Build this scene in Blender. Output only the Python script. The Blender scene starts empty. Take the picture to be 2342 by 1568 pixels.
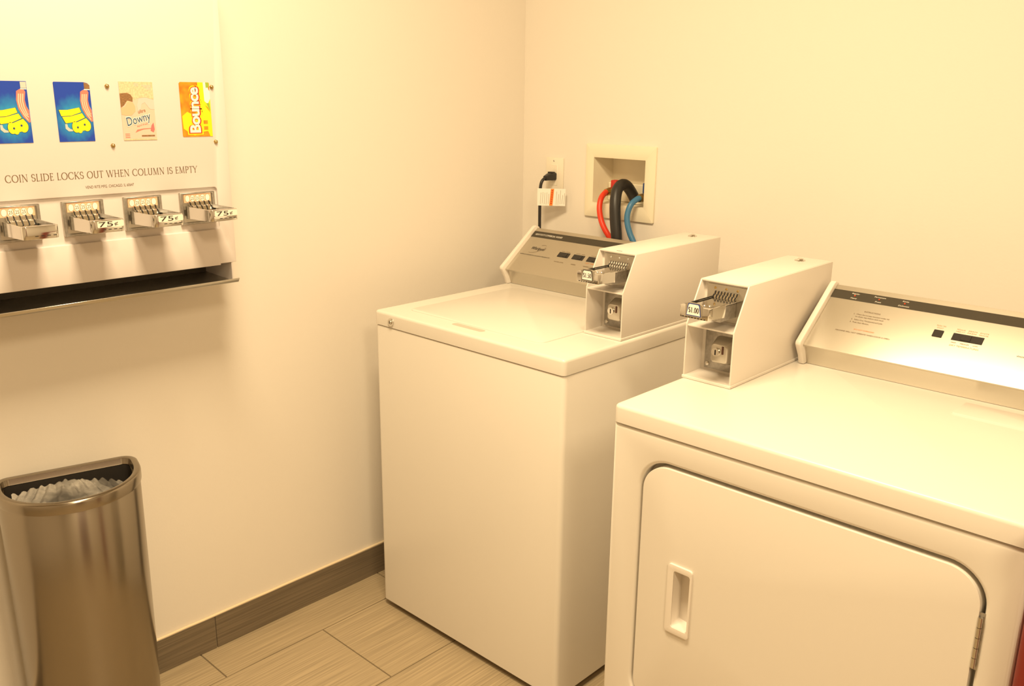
import bpy, bmesh, math, random
from mathutils import Vector, Matrix
random.seed(7)
SC = bpy.context.scene
COL = SC.collection

# ------------------------------------------------------------------ camera
W, H = 2342, 1568
F_PX, PITCH, YAW, ROLL = 2033.68, 0.2715, 0.7538, 0.0117
CAM = Vector((2.0703, -2.2520, 1.4862))
fwd = Vector((-math.sin(YAW) * math.cos(PITCH), math.cos(YAW) * math.cos(PITCH), -math.sin(PITCH)))
rgt = fwd.cross(Vector((0, 0, 1))).normalized()
upv = rgt.cross(fwd)
c_, s_ = math.cos(ROLL), math.sin(ROLL)
R_, U_ = c_ * rgt + s_ * upv, -s_ * rgt + c_ * upv
cd = bpy.data.cameras.new('camera')
cd.sensor_fit = 'HORIZONTAL'; cd.sensor_width = 36.0; cd.lens = 36.0 * F_PX / W
cd.clip_start = 0.02; cd.clip_end = 50
cam = bpy.data.objects.new('camera', cd); COL.objects.link(cam)
m3 = Matrix((R_, U_, -fwd)).transposed()
cam.matrix_world = Matrix.Translation(CAM) @ m3.to_4x4()
SC.camera = cam

# ------------------------------------------------------------------ world and lights
wd = bpy.data.worlds.new('world'); SC.world = wd; wd.use_nodes = True
wd.node_tree.nodes['Background'].inputs[0].default_value = (1.0, 0.8, 0.5, 1)
wd.node_tree.nodes['Background'].inputs[1].default_value = 0.02
LAMPS = [(1.12, -1.58, 2.675), (3.10, -2.20, 2.675)]  # second lamp is added, out of view, to fill the vending machine's shadow
for lp, watts in zip(LAMPS, (62.0, 50.0)):
    ld = bpy.data.lights.new('ceiling_and_fill_light', 'AREA')
    ld.shape = 'RECTANGLE'; ld.size = 0.75; ld.size_y = 0.36; ld.energy = watts; ld.color = (1.0, 0.78, 0.475)
    lo = bpy.data.objects.new('ceiling_and_fill_light', ld); COL.objects.link(lo)
    lo.location = lp
SC.view_settings.view_transform = 'Standard'
SC.view_settings.look = 'None'
SC.view_settings.gamma = 1.0
SC.view_settings.use_curve_mapping = False
SC.view_settings.exposure = 0.0

# ------------------------------------------------------------------ materials
MATS = {}
def mat(name, col, rough=0.5, metal=0.0, spec=0.5, coat=0.0, aniso=0.0, tang=None, bump=None, var=None, trans=0.0):
    if name in MATS: return MATS[name]
    m = bpy.data.materials.new(name); m.use_nodes = True
    nt = m.node_tree; b = nt.nodes['Principled BSDF']
    b.inputs['Base Color'].default_value = (*col, 1)
    b.inputs['Roughness'].default_value = rough
    b.inputs['Metallic'].default_value = metal
    b.inputs['Specular IOR Level'].default_value = spec
    b.inputs['Coat Weight'].default_value = coat
    b.inputs['Coat Roughness'].default_value = 0.12
    geo = nt.nodes.new('ShaderNodeNewGeometry')
    if aniso:
        b.inputs['Anisotropic'].default_value = aniso
        cv = nt.nodes.new('ShaderNodeCombineXYZ')
        for i_ in range(3): cv.inputs[i_].default_value = tang[i_]
        nt.links.new(cv.outputs[0], b.inputs['Tangent'])
    if var:   # (scale xyz, amount, detail): streaky or blotchy colour variation
        sc, amt, det = var
        mp = nt.nodes.new('ShaderNodeMapping'); mp.inputs['Scale'].default_value = sc
        nt.links.new(geo.outputs['Position'], mp.inputs[0])
        n = nt.nodes.new('ShaderNodeTexNoise'); n.inputs['Scale'].default_value = 1.0; n.inputs['Detail'].default_value = det
        nt.links.new(mp.outputs[0], n.inputs['Vector'])
        r = nt.nodes.new('ShaderNodeValToRGB')
        r.color_ramp.elements[0].position = 0.32; r.color_ramp.elements[1].position = 0.68
        r.color_ramp.elements[0].color = tuple(c * (1 - amt) for c in col) + (1,)
        r.color_ramp.elements[1].color = tuple(min(1, c * (1 + amt)) for c in col) + (1,)
        nt.links.new(n.outputs[0], r.inputs[0]); nt.links.new(r.outputs[0], b.inputs['Base Color'])
    if bump:  # (scale xyz, strength, distance)
        sc, st, di = bump
        mp = nt.nodes.new('ShaderNodeMapping'); mp.inputs['Scale'].default_value = sc
        nt.links.new(geo.outputs['Position'], mp.inputs[0])
        n = nt.nodes.new('ShaderNodeTexNoise'); n.inputs['Scale'].default_value = 1.0; n.inputs['Detail'].default_value = 3
        nt.links.new(mp.outputs[0], n.inputs['Vector'])
        bp = nt.nodes.new('ShaderNodeBump'); bp.inputs['Strength'].default_value = st; bp.inputs['Distance'].default_value = di
        nt.links.new(n.outputs[0], bp.inputs['Height']); nt.links.new(bp.outputs[0], b.inputs['Normal'])
    if trans:
        b.inputs['Transmission Weight'].default_value = trans
    MATS[name] = m
    return m

M_WALL = mat('wall_paint', (0.80, 0.75, 0.68), 0.75, spec=0.25, bump=((140, 140, 140), 0.12, 0.002))
M_CEIL = mat('ceiling_paint', (0.70, 0.63, 0.50), 0.9, spec=0.2)
M_TILE = mat('floor_tile', (0.40, 0.315, 0.20), 0.45, var=((240, 4, 60), 0.20, 3), bump=((260, 6, 260), 0.12, 0.001))
M_BASE = mat('baseboard_tile', (0.17, 0.132, 0.088), 0.5, var=((60, 4, 260), 0.22, 3))
M_GROUT = mat('grout', (0.20, 0.15, 0.09), 0.9)
M_GROUT2 = mat('pale_grout', (0.42, 0.34, 0.24), 0.9)
M_CAULK = mat('caulk', (0.80, 0.66, 0.45), 0.6)
M_ENAMEL = mat('white_enamel', (0.765, 0.722, 0.655), 0.30, spec=0.5, bump=((420, 420, 420), 0.035, 0.0006))
M_POWDER = mat('white_powder_coat', (0.79, 0.735, 0.67), 0.38, spec=0.45)
M_VEND = mat('vending_white', (0.73, 0.67, 0.64), 0.42, spec=0.35)
M_BRUSH = mat('brushed_aluminium', (0.62, 0.58, 0.50), 0.34, metal=1.0, aniso=0.8, tang=(0, 0.794, 0.608), bump=((3, 900, 900), 0.05, 0.0003))
M_STEEL = mat('stainless_steel', (0.34, 0.30, 0.245), 0.24, metal=1.0, aniso=0.6, tang=(0, 0, 1), bump=((4, 4, 700), 0.03, 0.0003))
M_CHROME = mat('chrome', (0.74, 0.72, 0.68), 0.10, metal=1.0)
M_SATIN = mat('satin_metal', (0.60, 0.57, 0.51), 0.32, metal=1.0)
M_GALV = mat('galvanised_metal', (0.45, 0.43, 0.40), 0.42, metal=0.9, var=((150, 150, 150), 0.12, 2))
M_BRASS = mat('brass', (0.52, 0.37, 0.15), 0.3, metal=1.0)
M_DARK = mat('dark_gap', (0.015, 0.012, 0.009), 0.7)
M_BLACK = mat('black_plastic', (0.022, 0.018, 0.015), 0.45)
M_RUBBER = mat('black_rubber', (0.02, 0.018, 0.017), 0.42)
M_BAND = mat('console_band', (0.045, 0.036, 0.022), 0.5)
M_INK = mat('black_ink', (0.03, 0.022, 0.015), 0.7)
M_INKB = mat('brown_ink', (0.16, 0.10, 0.05), 0.7)
M_INKO = mat('orange_ink', (0.70, 0.25, 0.06), 0.7)
M_INKF = mat('overexposed_ink', (0.50, 0.33, 0.17), 0.7)  # overexposure of the lettering is put into this paler ink colour
M_INKW = mat('white_ink', (0.85, 0.80, 0.70), 0.7)
M_RED = mat('red_hose', (0.75, 0.045, 0.015), 0.4)
M_BLUE = mat('blue_hose', (0.045, 0.17, 0.33), 0.4)
M_REDH = mat('red_handle', (0.55, 0.03, 0.02), 0.45)
M_BLUEH = mat('blue_handle', (0.03, 0.07, 0.22), 0.45)
M_CREAM = mat('cream_plastic', (0.84, 0.77, 0.60), 0.5)
M_IVORY = mat('ivory_plastic', (0.83, 0.77, 0.65), 0.4)
M_PAPER = mat('white_paper', (0.88, 0.84, 0.78), 0.7)
M_ORANGE = mat('orange_stripe', (0.85, 0.24, 0.02), 0.6)
M_COINS = mat('coin_strip_print', (0.88, 0.50, 0.30), 0.55)
M_OVAL = mat('coin_oval_print', (0.85, 0.80, 0.70), 0.55)
M_LED = mat('red_lamp', (0.55, 0.06, 0.02), 0.3)
M_HAMPER = mat('dark_red_plastic', (0.20, 0.015, 0.008), 0.55)
M_DOOR = mat('added_door_red', (0.12, 0.03, 0.02), 0.5)
M_BNAVY = mat('pack_deep_blue', (0.010, 0.055, 0.42), 0.5, var=((0, 900, 900), 0.25, 1))
def glow_print():
    m = bpy.data.materials.new('pack_blue_print'); m.use_nodes = True
    nt = m.node_tree; b = nt.nodes['Principled BSDF']; b.inputs['Roughness'].default_value = 0.5
    tc = nt.nodes.new('ShaderNodeTexCoord'); mp = nt.nodes.new('ShaderNodeMapping')
    mp.inputs['Location'].default_value = (0, -0.52, -0.42); mp.inputs['Scale'].default_value = (0, 1, 1.45)
    mp.inputs['Location'].default_value = (0, -0.50, -0.55)
    ln = nt.nodes.new('ShaderNodeVectorMath'); ln.operation = 'LENGTH'
    nz = nt.nodes.new('ShaderNodeTexNoise'); nz.inputs['Scale'].default_value = 9; nz.inputs['Detail'].default_value = 4
    ad = nt.nodes.new('ShaderNodeMath'); ad.operation = 'MULTIPLY_ADD'; ad.inputs[1].default_value = 0.22; ad.inputs[2].default_value = -0.11
    sm = nt.nodes.new('ShaderNodeMath'); sm.operation = 'ADD'
    r = nt.nodes.new('ShaderNodeValToRGB')
    e = r.color_ramp.elements; e[0].position = 0.12; e[0].color = (0.02, 0.36, 0.62, 1); e[1].position = 0.62; e[1].color = (0.008, 0.05, 0.42, 1)
    nt.links.new(tc.outputs['Generated'], mp.inputs[0]); nt.links.new(mp.outputs[0], ln.inputs[0]); nt.links.new(tc.outputs['Generated'], nz.inputs['Vector'])
    nt.links.new(nz.outputs[0], ad.inputs[0]); nt.links.new(ln.outputs['Value'], sm.inputs[0]); nt.links.new(ad.outputs[0], sm.inputs[1])
    nt.links.new(sm.outputs[0], r.inputs[0]); nt.links.new(r.outputs[0], b.inputs['Base Color'])
    return m
M_BLUEP = glow_print()
M_BCYAN = mat('pack_cyan', (0.012, 0.25, 0.55), 0.5, var=((0, 600, 600), 0.35, 2))
M_YEL = mat('pack_yellow', (0.90, 0.72, 0.01), 0.5)
M_CORAL = mat('pack_coral', (0.85, 0.20, 0.15), 0.5)
M_PEACH = mat('pack_peach', (0.88, 0.55, 0.42), 0.5)
M_PINK = mat('pack_pink', (0.86, 0.52, 0.42), 0.55)
M_TAN = mat('pack_tan', (0.78, 0.54, 0.34), 0.55, var=((0, 260, 260), 0.16, 2))
M_HAIR = mat('pack_brown', (0.25, 0.13, 0.05), 0.6, var=((0, 200, 900), 0.3, 2))
M_SKIN = mat('pack_skin', (0.80, 0.45, 0.27), 0.6)
M_GREYC = mat('pack_grey', (0.55, 0.55, 0.50), 0.6)
M_NAVYT = mat('pack_navy_text', (0.02, 0.07, 0.16), 0.55)
M_ROSE = mat('pack_rose', (0.80, 0.16, 0.16), 0.55)
M_PORG = mat('pack_orange', (0.88, 0.25, 0.01), 0.5, var=((0, 60, 60), 0.3, 1))
M_GREEN = mat('pack_green', (0.30, 0.45, 0.04), 0.5)
M_REDT = mat('pack_red_outline', (0.60, 0.05, 0.02), 0.5)

def film_mat():
    m = bpy.data.materials.new('clear_plastic_film'); m.use_nodes = True
    nt = m.node_tree; b = nt.nodes['Principled BSDF']
    b.inputs['Base Color'].default_value = (0.66, 0.62, 0.56, 1); b.inputs['Roughness'].default_value = 0.20
    t = nt.nodes.new('ShaderNodeBsdfTransparent'); mx = nt.nodes.new('ShaderNodeMixShader')
    g = nt.nodes.new('ShaderNodeNewGeometry'); n = nt.nodes.new('ShaderNodeTexNoise')
    n.inputs['Scale'].default_value = 16; n.inputs['Detail'].default_value = 3
    r = nt.nodes.new('ShaderNodeValToRGB'); r.color_ramp.elements[0].position = 0.3; r.color_ramp.elements[1].position = 0.72
    r.color_ramp.elements[0].color = (0.12, 0.12, 0.12, 1); r.color_ramp.elements[1].color = (0.62, 0.62, 0.62, 1)
    nt.links.new(g.outputs['Position'], n.inputs['Vector']); nt.links.new(n.outputs[0], r.inputs[0])
    nt.links.new(r.outputs[0], mx.inputs[0]); nt.links.new(t.outputs[0], mx.inputs[1]); nt.links.new(b.outputs[0], mx.inputs[2])
    nt.links.new(mx.outputs[0], nt.nodes['Material Output'].inputs[0])
    return m
M_FILM = film_mat()

# ------------------------------------------------------------------ helpers
WM = {}
def root(name, loc, label, cat, group=None, rotz=0.0):
    o = bpy.data.objects.new(name, None); COL.objects.link(o)
    o.empty_display_size = 0.05
    o.location = loc; o.rotation_euler = (0, 0, rotz)
    o['label'] = label; o['category'] = cat
    if group: o['group'] = group
    WM[o.name] = Matrix.Translation(loc) @ Matrix.Rotation(rotz, 4, 'Z')
    return o

def obj(name, bm, material, parent=None, label=None, smooth=None, org=None):
    """bm is in world coordinates"""
    M = WM[parent.name] if parent is not None else (Matrix.Translation(org) if org is not None else Matrix.Identity(4))
    me = bpy.data.meshes.new(name)
    if isinstance(bm, bpy.types.Mesh):
        me = bm; me.name = name
        me.transform(M.inverted())
    else:
        bmesh.ops.recalc_face_normals(bm, faces=bm.faces)
        bm.transform(M.inverted()); bm.to_mesh(me); bm.free()
    me.materials.clear(); me.materials.append(material)
    if smooth is not None:
        for p in me.polygons: p.use_smooth = True
        me.set_sharp_from_angle(angle=math.radians(smooth))
    o = bpy.data.objects.new(name, me); COL.objects.link(o)
    if parent is not None: o.parent = parent; WM[o.name] = M
    elif org is not None: o.location = org
    WM[o.name] = M
    if label: o['label'] = label
    return o

def tag(o, label, cat, group=None):
    o['label'] = label; o['category'] = cat
    if group: o['group'] = group
    return o
def struct(o, label=None):
    o['kind'] = 'structure'
    if label: o['label'] = label
    return o

def B(): return bmesh.new()
def box(bm, x0, x1, y0, y1, z0, z1):
    vs = [bm.verts.new((x, y, z)) for x in (x0, x1) for y in (y0, y1) for z in (z0, z1)]
    for f in ((0, 1, 3, 2), (4, 6, 7, 5), (0, 4, 5, 1), (2, 3, 7, 6), (0, 2, 6, 4), (1, 5, 7, 3)):
        bm.faces.new([vs[i] for i in f])
    return bm
def bevel(bm, w, seg=2, ang=35, sel=None):
    bmesh.ops.recalc_face_normals(bm, faces=bm.faces)
    es = [e for e in bm.edges if len(e.link_faces) == 2 and e.calc_face_angle(0) > math.radians(ang) and (sel is None or sel(e))]
    if es: bmesh.ops.bevel(bm, geom=es, offset=w, segments=seg, profile=0.5, affect='EDGES', clamp_overlap=True)
    return bm
def bbox(x0, x1, y0, y1, z0, z1, w=0.0, seg=2):
    bm = box(B(), x0, x1, y0, y1, z0, z1)
    if w: bevel(bm, w, seg)
    return bm
def prism(bm, pts, axis, a0, a1):
    """pts: 2-D polygon; axis 'x': pts are (y,z); 'y': (x,z); 'z': (x,y)"""
    def P(p, a):
        return {'x': (a, p[0], p[1]), 'y': (p[0], a, p[1]), 'z': (p[0], p[1], a)}[axis]
    v0 = [bm.verts.new(P(p, a0)) for p in pts]; v1 = [bm.verts.new(P(p, a1)) for p in pts]
    bm.faces.new(v0); bm.faces.new(v1)
    n = len(pts)
    for i in range(n): bm.faces.new((v0[i], v0[(i + 1) % n], v1[(i + 1) % n], v1[i]))
    return bm
def rrect(x0, x1, z0, z1, r, seg=8):
    pts = []
    for cx, cz, a0 in ((x1 - r, z1 - r, 0), (x0 + r, z1 - r, 90), (x0 + r, z0 + r, 180), (x1 - r, z0 + r, 270)):
        for k in range(seg + 1):
            a = math.radians(a0 + 90 * k / seg); pts.append((cx + r * math.cos(a), cz + r * math.sin(a)))
    return pts
def plate(outer, holes, axis, a0, a1):
    """flat plate with holes, given 2-D loops, between a0 and a1 along axis"""
    bm = B()
    def P(p, a):
        return {'x': (a, p[0], p[1]), 'y': (p[0], a, p[1]), 'z': (p[0], p[1], a)}[axis]
    es = []
    for loop in [outer] + holes:
        vs = [bm.verts.new(P(p, a0)) for p in loop]
        for i in range(len(vs)): es.append(bm.edges.new((vs[i], vs[(i + 1) % len(vs)])))
    bmesh.ops.triangle_fill(bm, use_beauty=True, edges=es)
    fs = list(bm.faces)
    ex = bmesh.ops.extrude_face_region(bm, geom=fs)
    d = Vector({'x': (a1 - a0, 0, 0), 'y': (0, a1 - a0, 0), 'z': (0, 0, a1 - a0)}[axis])
    bmesh.ops.translate(bm, verts=[g for g in ex['geom'] if isinstance(g, bmesh.types.BMVert)], vec=d)
    bmesh.ops.recalc_face_normals(bm, faces=bm.faces)
    return bm
def cyl(bm, p0, p1, r0, r1=None, n=20, cap=True):
    p0, p1 = Vector(p0), Vector(p1); r1 = r0 if r1 is None else r1
    d = (p1 - p0).normalized()
    a = d.orthogonal().normalized(); b = d.cross(a)
    c0 = [bm.verts.new(p0 + r0 * (math.cos(2 * math.pi * k / n) * a + math.sin(2 * math.pi * k / n) * b)) for k in range(n)]
    c1 = [bm.verts.new(p1 + r1 * (math.cos(2 * math.pi * k / n) * a + math.sin(2 * math.pi * k / n) * b)) for k in range(n)]
    for k in range(n): bm.faces.new((c0[k], c0[(k + 1) % n], c1[(k + 1) % n], c1[k]))
    if cap: bm.faces.new(c0); bm.faces.new(c1)
    return bm
def catmull(pts, k=8):
    P = [Vector(p) for p in pts]; P = [2 * P[0] - P[1]] + P + [2 * P[-1] - P[-2]]
    out = []
    for i in range(1, len(P) - 2):
        for j in range(k):
            t = j / k
            a, b, c, d = P[i - 1], P[i], P[i + 1], P[i + 2]
            out.append(0.5 * ((2 * b) + (c - a) * t + (2 * a - 5 * b + 4 * c - d) * t * t + (3 * b - a - 3 * c + d) * t ** 3))
    out.append(P[-2]); return out
def tube(bm, path, r, n=14, cap=True):
    rings = []; a = None
    for i, p in enumerate(path):
        d = (path[min(i + 1, len(path) - 1)] - path[max(i - 1, 0)]).normalized()
        a = d.orthogonal().normalized() if a is None else (a - d * a.dot(d)).normalized()
        b = d.cross(a); rr = r[i] if isinstance(r, (list, tuple)) else r
        rings.append([bm.verts.new(p + rr * (math.cos(2 * math.pi * k / n) * a + math.sin(2 * math.pi * k / n) * b)) for k in range(n)])
    for r0, r1 in zip(rings, rings[1:]):
        for k in range(n): bm.faces.new((r0[k], r0[(k + 1) % n], r1[(k + 1) % n], r1[k]))
    if cap: bm.faces.new(rings[0]); bm.faces.new(rings[-1])
    return bm
def dome(bm, c, n_, r, h, seg=14, rings=4):
    c, n_ = Vector(c), Vector(n_).normalized(); a = n_.orthogonal().normalized(); b = n_.cross(a)
    prev = None
    for i in range(rings + 1):
        t = i / rings * math.pi / 2; rr, hh = r * math.cos(t), h * math.sin(t)
        if i == rings:
            top = bm.verts.new(c + n_ * h)
            for k in range(seg): bm.faces.new((prev[k], prev[(k + 1) % seg], top))
        else:
            ring = [bm.verts.new(c + n_ * hh + rr * (math.cos(2 * math.pi * k / seg) * a + math.sin(2 * math.pi * k / seg) * b)) for k in range(seg)]
            if prev:
                for k in range(seg): bm.faces.new((prev[k], prev[(k + 1) % seg], ring[(k + 1) % seg], ring[k]))
            else: bm.faces.new(ring)
            prev = ring
    return bm
def frame(o, u, v):
    u, v = Vector(u).normalized(), Vector(v).normalized(); n = u.cross(v)
    M = Matrix((u, v, n)).transposed().to_4x4(); M.translation = Vector(o); return M
def flat(bm, M, pts, d=0.0003, th=0.0):
    vs = [bm.verts.new(M @ Vector((p[0], p[1], d))) for p in pts]
    if th:
        v0 = [bm.verts.new(M @ Vector((p[0], p[1], d - th))) for p in pts]
        n = len(pts)
        for i in range(n): bm.faces.new((v0[i], v0[(i + 1) % n], vs[(i + 1) % n], vs[i]))
        bm.faces.new(v0[::-1])
    bm.faces.new(vs); return bm
def quad(u0, u1, v0, v1): return [(u0, v0), (u1, v0), (u1, v1), (u0, v1)]
def ell(cx, cy, rx, ry, n=20, a0=0, a1=360):
    return [(cx + rx * math.cos(math.radians(a0 + (a1 - a0) * k / n)), cy + ry * math.sin(math.radians(a0 + (a1 - a0) * k / n))) for k in range(n + (0 if a1 - a0 == 360 else 1))]

def text(name, body, M, u0, u1, v0, h, material, parent, shear=0.0, d=0.0004, spacing=1.0, bold=0.0):
    """flat printed lettering, fitted to u0..u1 and cap height h, on the plane M"""
    cu = bpy.data.curves.new('t', 'FONT'); cu.body = body; cu.resolution_u = 3; cu.space_character = spacing; cu.offset = bold
    ob = bpy.data.objects.new('t', cu)
    me = bpy.data.meshes.new_from_object(ob)
    bpy.data.objects.remove(ob)
    xs = [v.co.x for v in me.vertices]; 
    x0, x1 = min(xs), max(xs); su = (u1 - u0) / (x1 - x0); sv = h / 0.70
    for v in me.vertices:
        uu = (v.co.x - x0) * su + u0; vv = v.co.y * sv
        v.co = M @ Vector((uu + shear * vv, vv + v0, d))
    return obj(name, me, material, parent)

# a small roman stroke face: thick uprights, thin horizontals, fine serifs
def arc(cx, cy, rx, ry, a0, a1, n=18):
    return [(cx + rx * math.cos(math.radians(a0 + (a1 - a0) * k / n)), cy + ry * math.sin(math.radians(a0 + (a1 - a0) * k / n))) for k in range(n + 1)]
TK, TN, SF = 0.115, 0.05, 0.10
def sfs(*xs): return [(x - SF, y, x + SF, y) for x, y in xs]
GL = {
 'I': (0.30, [([(.15, 0), (.15, 1)], TK)], sfs((.15, 0), (.15, 1))),
 'L': (0.56, [([(.15, 0), (.15, 1)], TK), ([(.15, .02), (.52, .02)], TN), ([(.52, 0), (.54, .18)], TN)], sfs((.15, 0), (.15, 1))),
 'E': (0.58, [([(.15, 0), (.15, 1)], TK), ([(.15, .02), (.52, .02)], TN), ([(.15, .98), (.5, .98)], TN), ([(.15, .52), (.42, .52)], TN), ([(.53, 0), (.55, .17)], TN), ([(.5, 1), (.5, .83)], TN), ([(.42, .43), (.42, .61)], TN)], sfs((.15, 0), (.15, 1))),
 'N': (0.86, [([(.15, 0), (.15, 1)], TN), ([(.15, 1), (.72, 0)], TK), ([(.72, 0), (.72, 1)], TN)], sfs((.15, 0), (.10, 1), (.72, 1))),
 'H': (0.86, [([(.15, 0), (.15, 1)], TK), ([(.70, 0), (.70, 1)], TK), ([(.15, .5), (.7, .5)], TN)], sfs((.15, 0), (.15, 1), (.7, 0), (.7, 1))),
 'T': (0.66, [([(.33, 0), (.33, 1)], TK), ([(.02, .98), (.64, .98)], TN), ([(.02, 1), (.02, .82)], TN), ([(.64, 1), (.64, .82)], TN)], sfs((.33, 0),)),
 'W': (1.16, [([(.08, 1), (.34, 0)], TK), ([(.34, 0), (.58, 1)], TN), ([(.58, 1), (.82, 0)], TK), ([(.82, 0), (1.08, 1)], TN)], sfs((.08, 1), (.58, 1), (1.08, 1))),
 'M': (1.02, [([(.15, 0), (.20, 1)], TN), ([(.20, 1), (.50, 0)], TK), ([(.50, 0), (.80, 1)], TN), ([(.80, 1), (.86, 0)], TK)], sfs((.15, 0), (.16, 1), (.86, 0), (.84, 1))),
 'U': (0.80, [([(.15, 1)] + arc(.41, .28, .26, .27, 180, 360) + [(.67, 1)], None)], sfs((.15, 1), (.67, 1))),
 'O': (0.94, [(arc(.47, .5, .40, .50, 0, 360, 32), None)], []),
 'C': (0.84, [(arc(.48, .5, .41, .50, 48, 312, 28), None), ([(.75, .87), (.77, .68)], TN), ([(.75, .13), (.78, .30)], TN)], []),
 'D': (0.88, [([(.15, 0), (.15, 1)], TK), ([(.15, .98), (.36, .98)] + arc(.36, .5, .45, .48, 90, -90, 20) + [(.15, .02)], None)], sfs((.12, 0), (.12, 1))),
 'P': (0.62, [([(.15, 0), (.15, 1)], TK), ([(.15, .98), (.32, .98)] + arc(.32, .73, .24, .25, 90, -90, 14) + [(.15, .48)], None)], sfs((.15, 0), (.12, 1))),
 'S': (0.60, [(arc(.30, .74, .21, .25, 40, 250, 14) + arc(.30, .26, .23, .25, 80, -140, 14), None), ([(.48, .92), (.50, .72)], TN), ([(.10, .10), (.08, .30)], TN)], []),
 'K': (0.76, [([(.15, 0), (.15, 1)], TK), ([(.66, 1), (.16, .42)], TN), ([(.28, .54), (.70, 0)], TK)], sfs((.15, 0), (.15, 1), (.64, 1), (.68, 0))),
 'Y': (0.72, [([(.06, 1), (.36, .46)], TK), ([(.68, 1), (.36, .46)], TN), ([(.36, .46), (.36, 0)], TK)], sfs((.06, 1), (.68, 1), (.36, 0))),
 '1': (0.50, [([(.25, 0), (.25, 1)], TK), ([(.08, .86), (.25, 1)], TN)], sfs((.25, 0),)),
 '0': (0.56, [(arc(.28, .5, .20, .48, 0, 360, 26), None)], []),
 '5': (0.56, [([(.46, .97), (.16, .97)], 0.09), ([(.16, .97), (.12, .55)], TN), (arc(.24, .32, .22, .30, 115, -140, 18), None)], []),
 '.': (0.28, [([(.14, 0), (.14, .12)], 0.13)], []),
 '$': (0.58, [(arc(.29, .73, .18, .22, 40, 250, 14) + arc(.29, .27, .20, .23, 80, -140, 14), None), ([(.29, -.10), (.29, 1.10)], 0.04)], []),
 ' ': (0.34, [], []),
}
def roman(name, body, M, u0, u1, v0, h, material, parent, d=0.0004, weight=1.0, track=0.06):
    bm = B(); x = 0; quads = []
    for ch in body:
        adv, strokes, serifs = GL[ch]
        for pts, wd_ in strokes:
            quads.append(([(p[0] + x, p[1]) for p in pts], wd_))
        for a in serifs: quads.append(([(a[0] + x, a[1]), (a[2] + x, a[3])], 0.045))
        x += adv + track
    su = (u1 - u0) / (x - track)
    for pts, wd_ in quads:
        L, Rr = [], []
        for i, p in enumerate(pts):
            q0, q1 = pts[max(i - 1, 0)], pts[min(i + 1, len(pts) - 1)]
            if pts[0] == pts[-1]:
                if i in (0, len(pts) - 1): q0, q1 = pts[-2], pts[1]
            dx, dy = q1[0] - q0[0], q1[1] - q0[1]; l = math.hypot(dx, dy) or 1
            w = wd_ if wd_ else TN + (TK * 1.1 - TN) * abs(dy) / l
            w *= 0.5 * weight
            L.append((p[0] - dy / l * w, p[1] + dx / l * w)); Rr.append((p[0] + dy / l * w, p[1] - dx / l * w))
        f = lambda p: bm.verts.new(M @ Vector((u0 + p[0] * su, v0 + p[1] * h, d)))
        l_, r_ = [f(p) for p in L], [f(p) for p in Rr]
        for i in range(len(l_) - 1): bm.faces.new((l_[i], l_[i + 1], r_[i + 1], r_[i]))
    o = obj(name, bm, material, parent)
    return o

# ------------------------------------------------------------------ the room
RX, RY, RZ = 4.2, -4.6, 2.72
fl = struct(obj('floor', box(B(), 0, RX, RY, 0, -0.06, -0.0025), M_GROUT))
PX, PY, G = 0.31, 0.61, 0.0035
tile_cache = {}
k = 0
for row in range(0, 15):
    x0, x1 = max(0.0, 0.145 + PX * (row - 1)), min(RX, 0.145 + PX * row)
    if x1 - x0 < 0.02: continue
    off = -1.286 if row % 2 == 0 else -0.983
    n = 4
    while True:
        ya = off + PY * n
        y1, y0 = min(0.0, ya), max(RY, ya - PY)
        n -= 1
        if ya - PY > 0: continue
        if ya < RY: break
        if y1 - y0 < 0.02: continue
        w, l = round(x1 - x0 - G, 4), round(y1 - y0 - G, 4)
        if (w, l) not in tile_cache:
            me = bpy.data.meshes.new('tile'); bm = bbox(-w / 2, w / 2, -l / 2, l / 2, -0.009, 0, 0.0008, 1)
            bm.to_mesh(me); bm.free(); me.materials.append(M_TILE); tile_cache[(w, l)] = me
        t = bpy.data.objects.new('tile', tile_cache[(w, l)]); COL.objects.link(t); t.parent = fl
        t.location = ((x0 + x1) / 2, (y0 + y1) / 2, 0)

struct(obj('wall_left', box(B(), -0.12, 0, RY, 0.12, -0.06, RZ), M_WALL))
HX0, HX1, HZ0, HZ1 = 0.303, 0.505, 1.158, 1.305
struct(obj('wall_back', plate([(0, -0.06), (RX, -0.06), (RX, RZ), (0, RZ)], [[(HX0, HZ0), (HX1, HZ0), (HX1, HZ1), (HX0, HZ1)]], 'y', 0.0, 0.12), M_WALL))
DY0, DY1, DZ = -2.62, -1.72, 2.05
struct(obj('wall_right', plate([(RY, -0.06), (DY0, -0.06), (DY0, DZ), (DY1, DZ), (DY1, -0.06), (0.12, -0.06), (0.12, RZ), (RY, RZ)], [], 'x', RX, RX + 0.12), M_WALL))
struct(obj('wall_front', box(B(), -0.12, RX + 0.12, RY - 0.12, RY, -0.06, RZ), M_WALL))
struct(obj('ceiling', box(B(), -0.12, RX + 0.12, RY - 0.12, 0.12, RZ, RZ + 0.08), M_CEIL))
door = struct(obj('added_door_1', bbox(RX + 0.010, RX + 0.055, DY0 + 0.004, DY1 - 0.004, 0.006, DZ - 0.004, 0.003, 1), M_DOOR))  # unseen door, added to give the steel bin a dark red reflection
obj('added_door_handle', tube(B(), catmull([(RX + 0.012, DY0 + 0.07, 1.0), (RX - 0.04, DY0 + 0.07, 1.0), (RX - 0.05, DY0 + 0.08, 1.0), (RX - 0.05, DY0 + 0.18, 1.0)], 5), 0.009, 10), M_SATIN, door)

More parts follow.
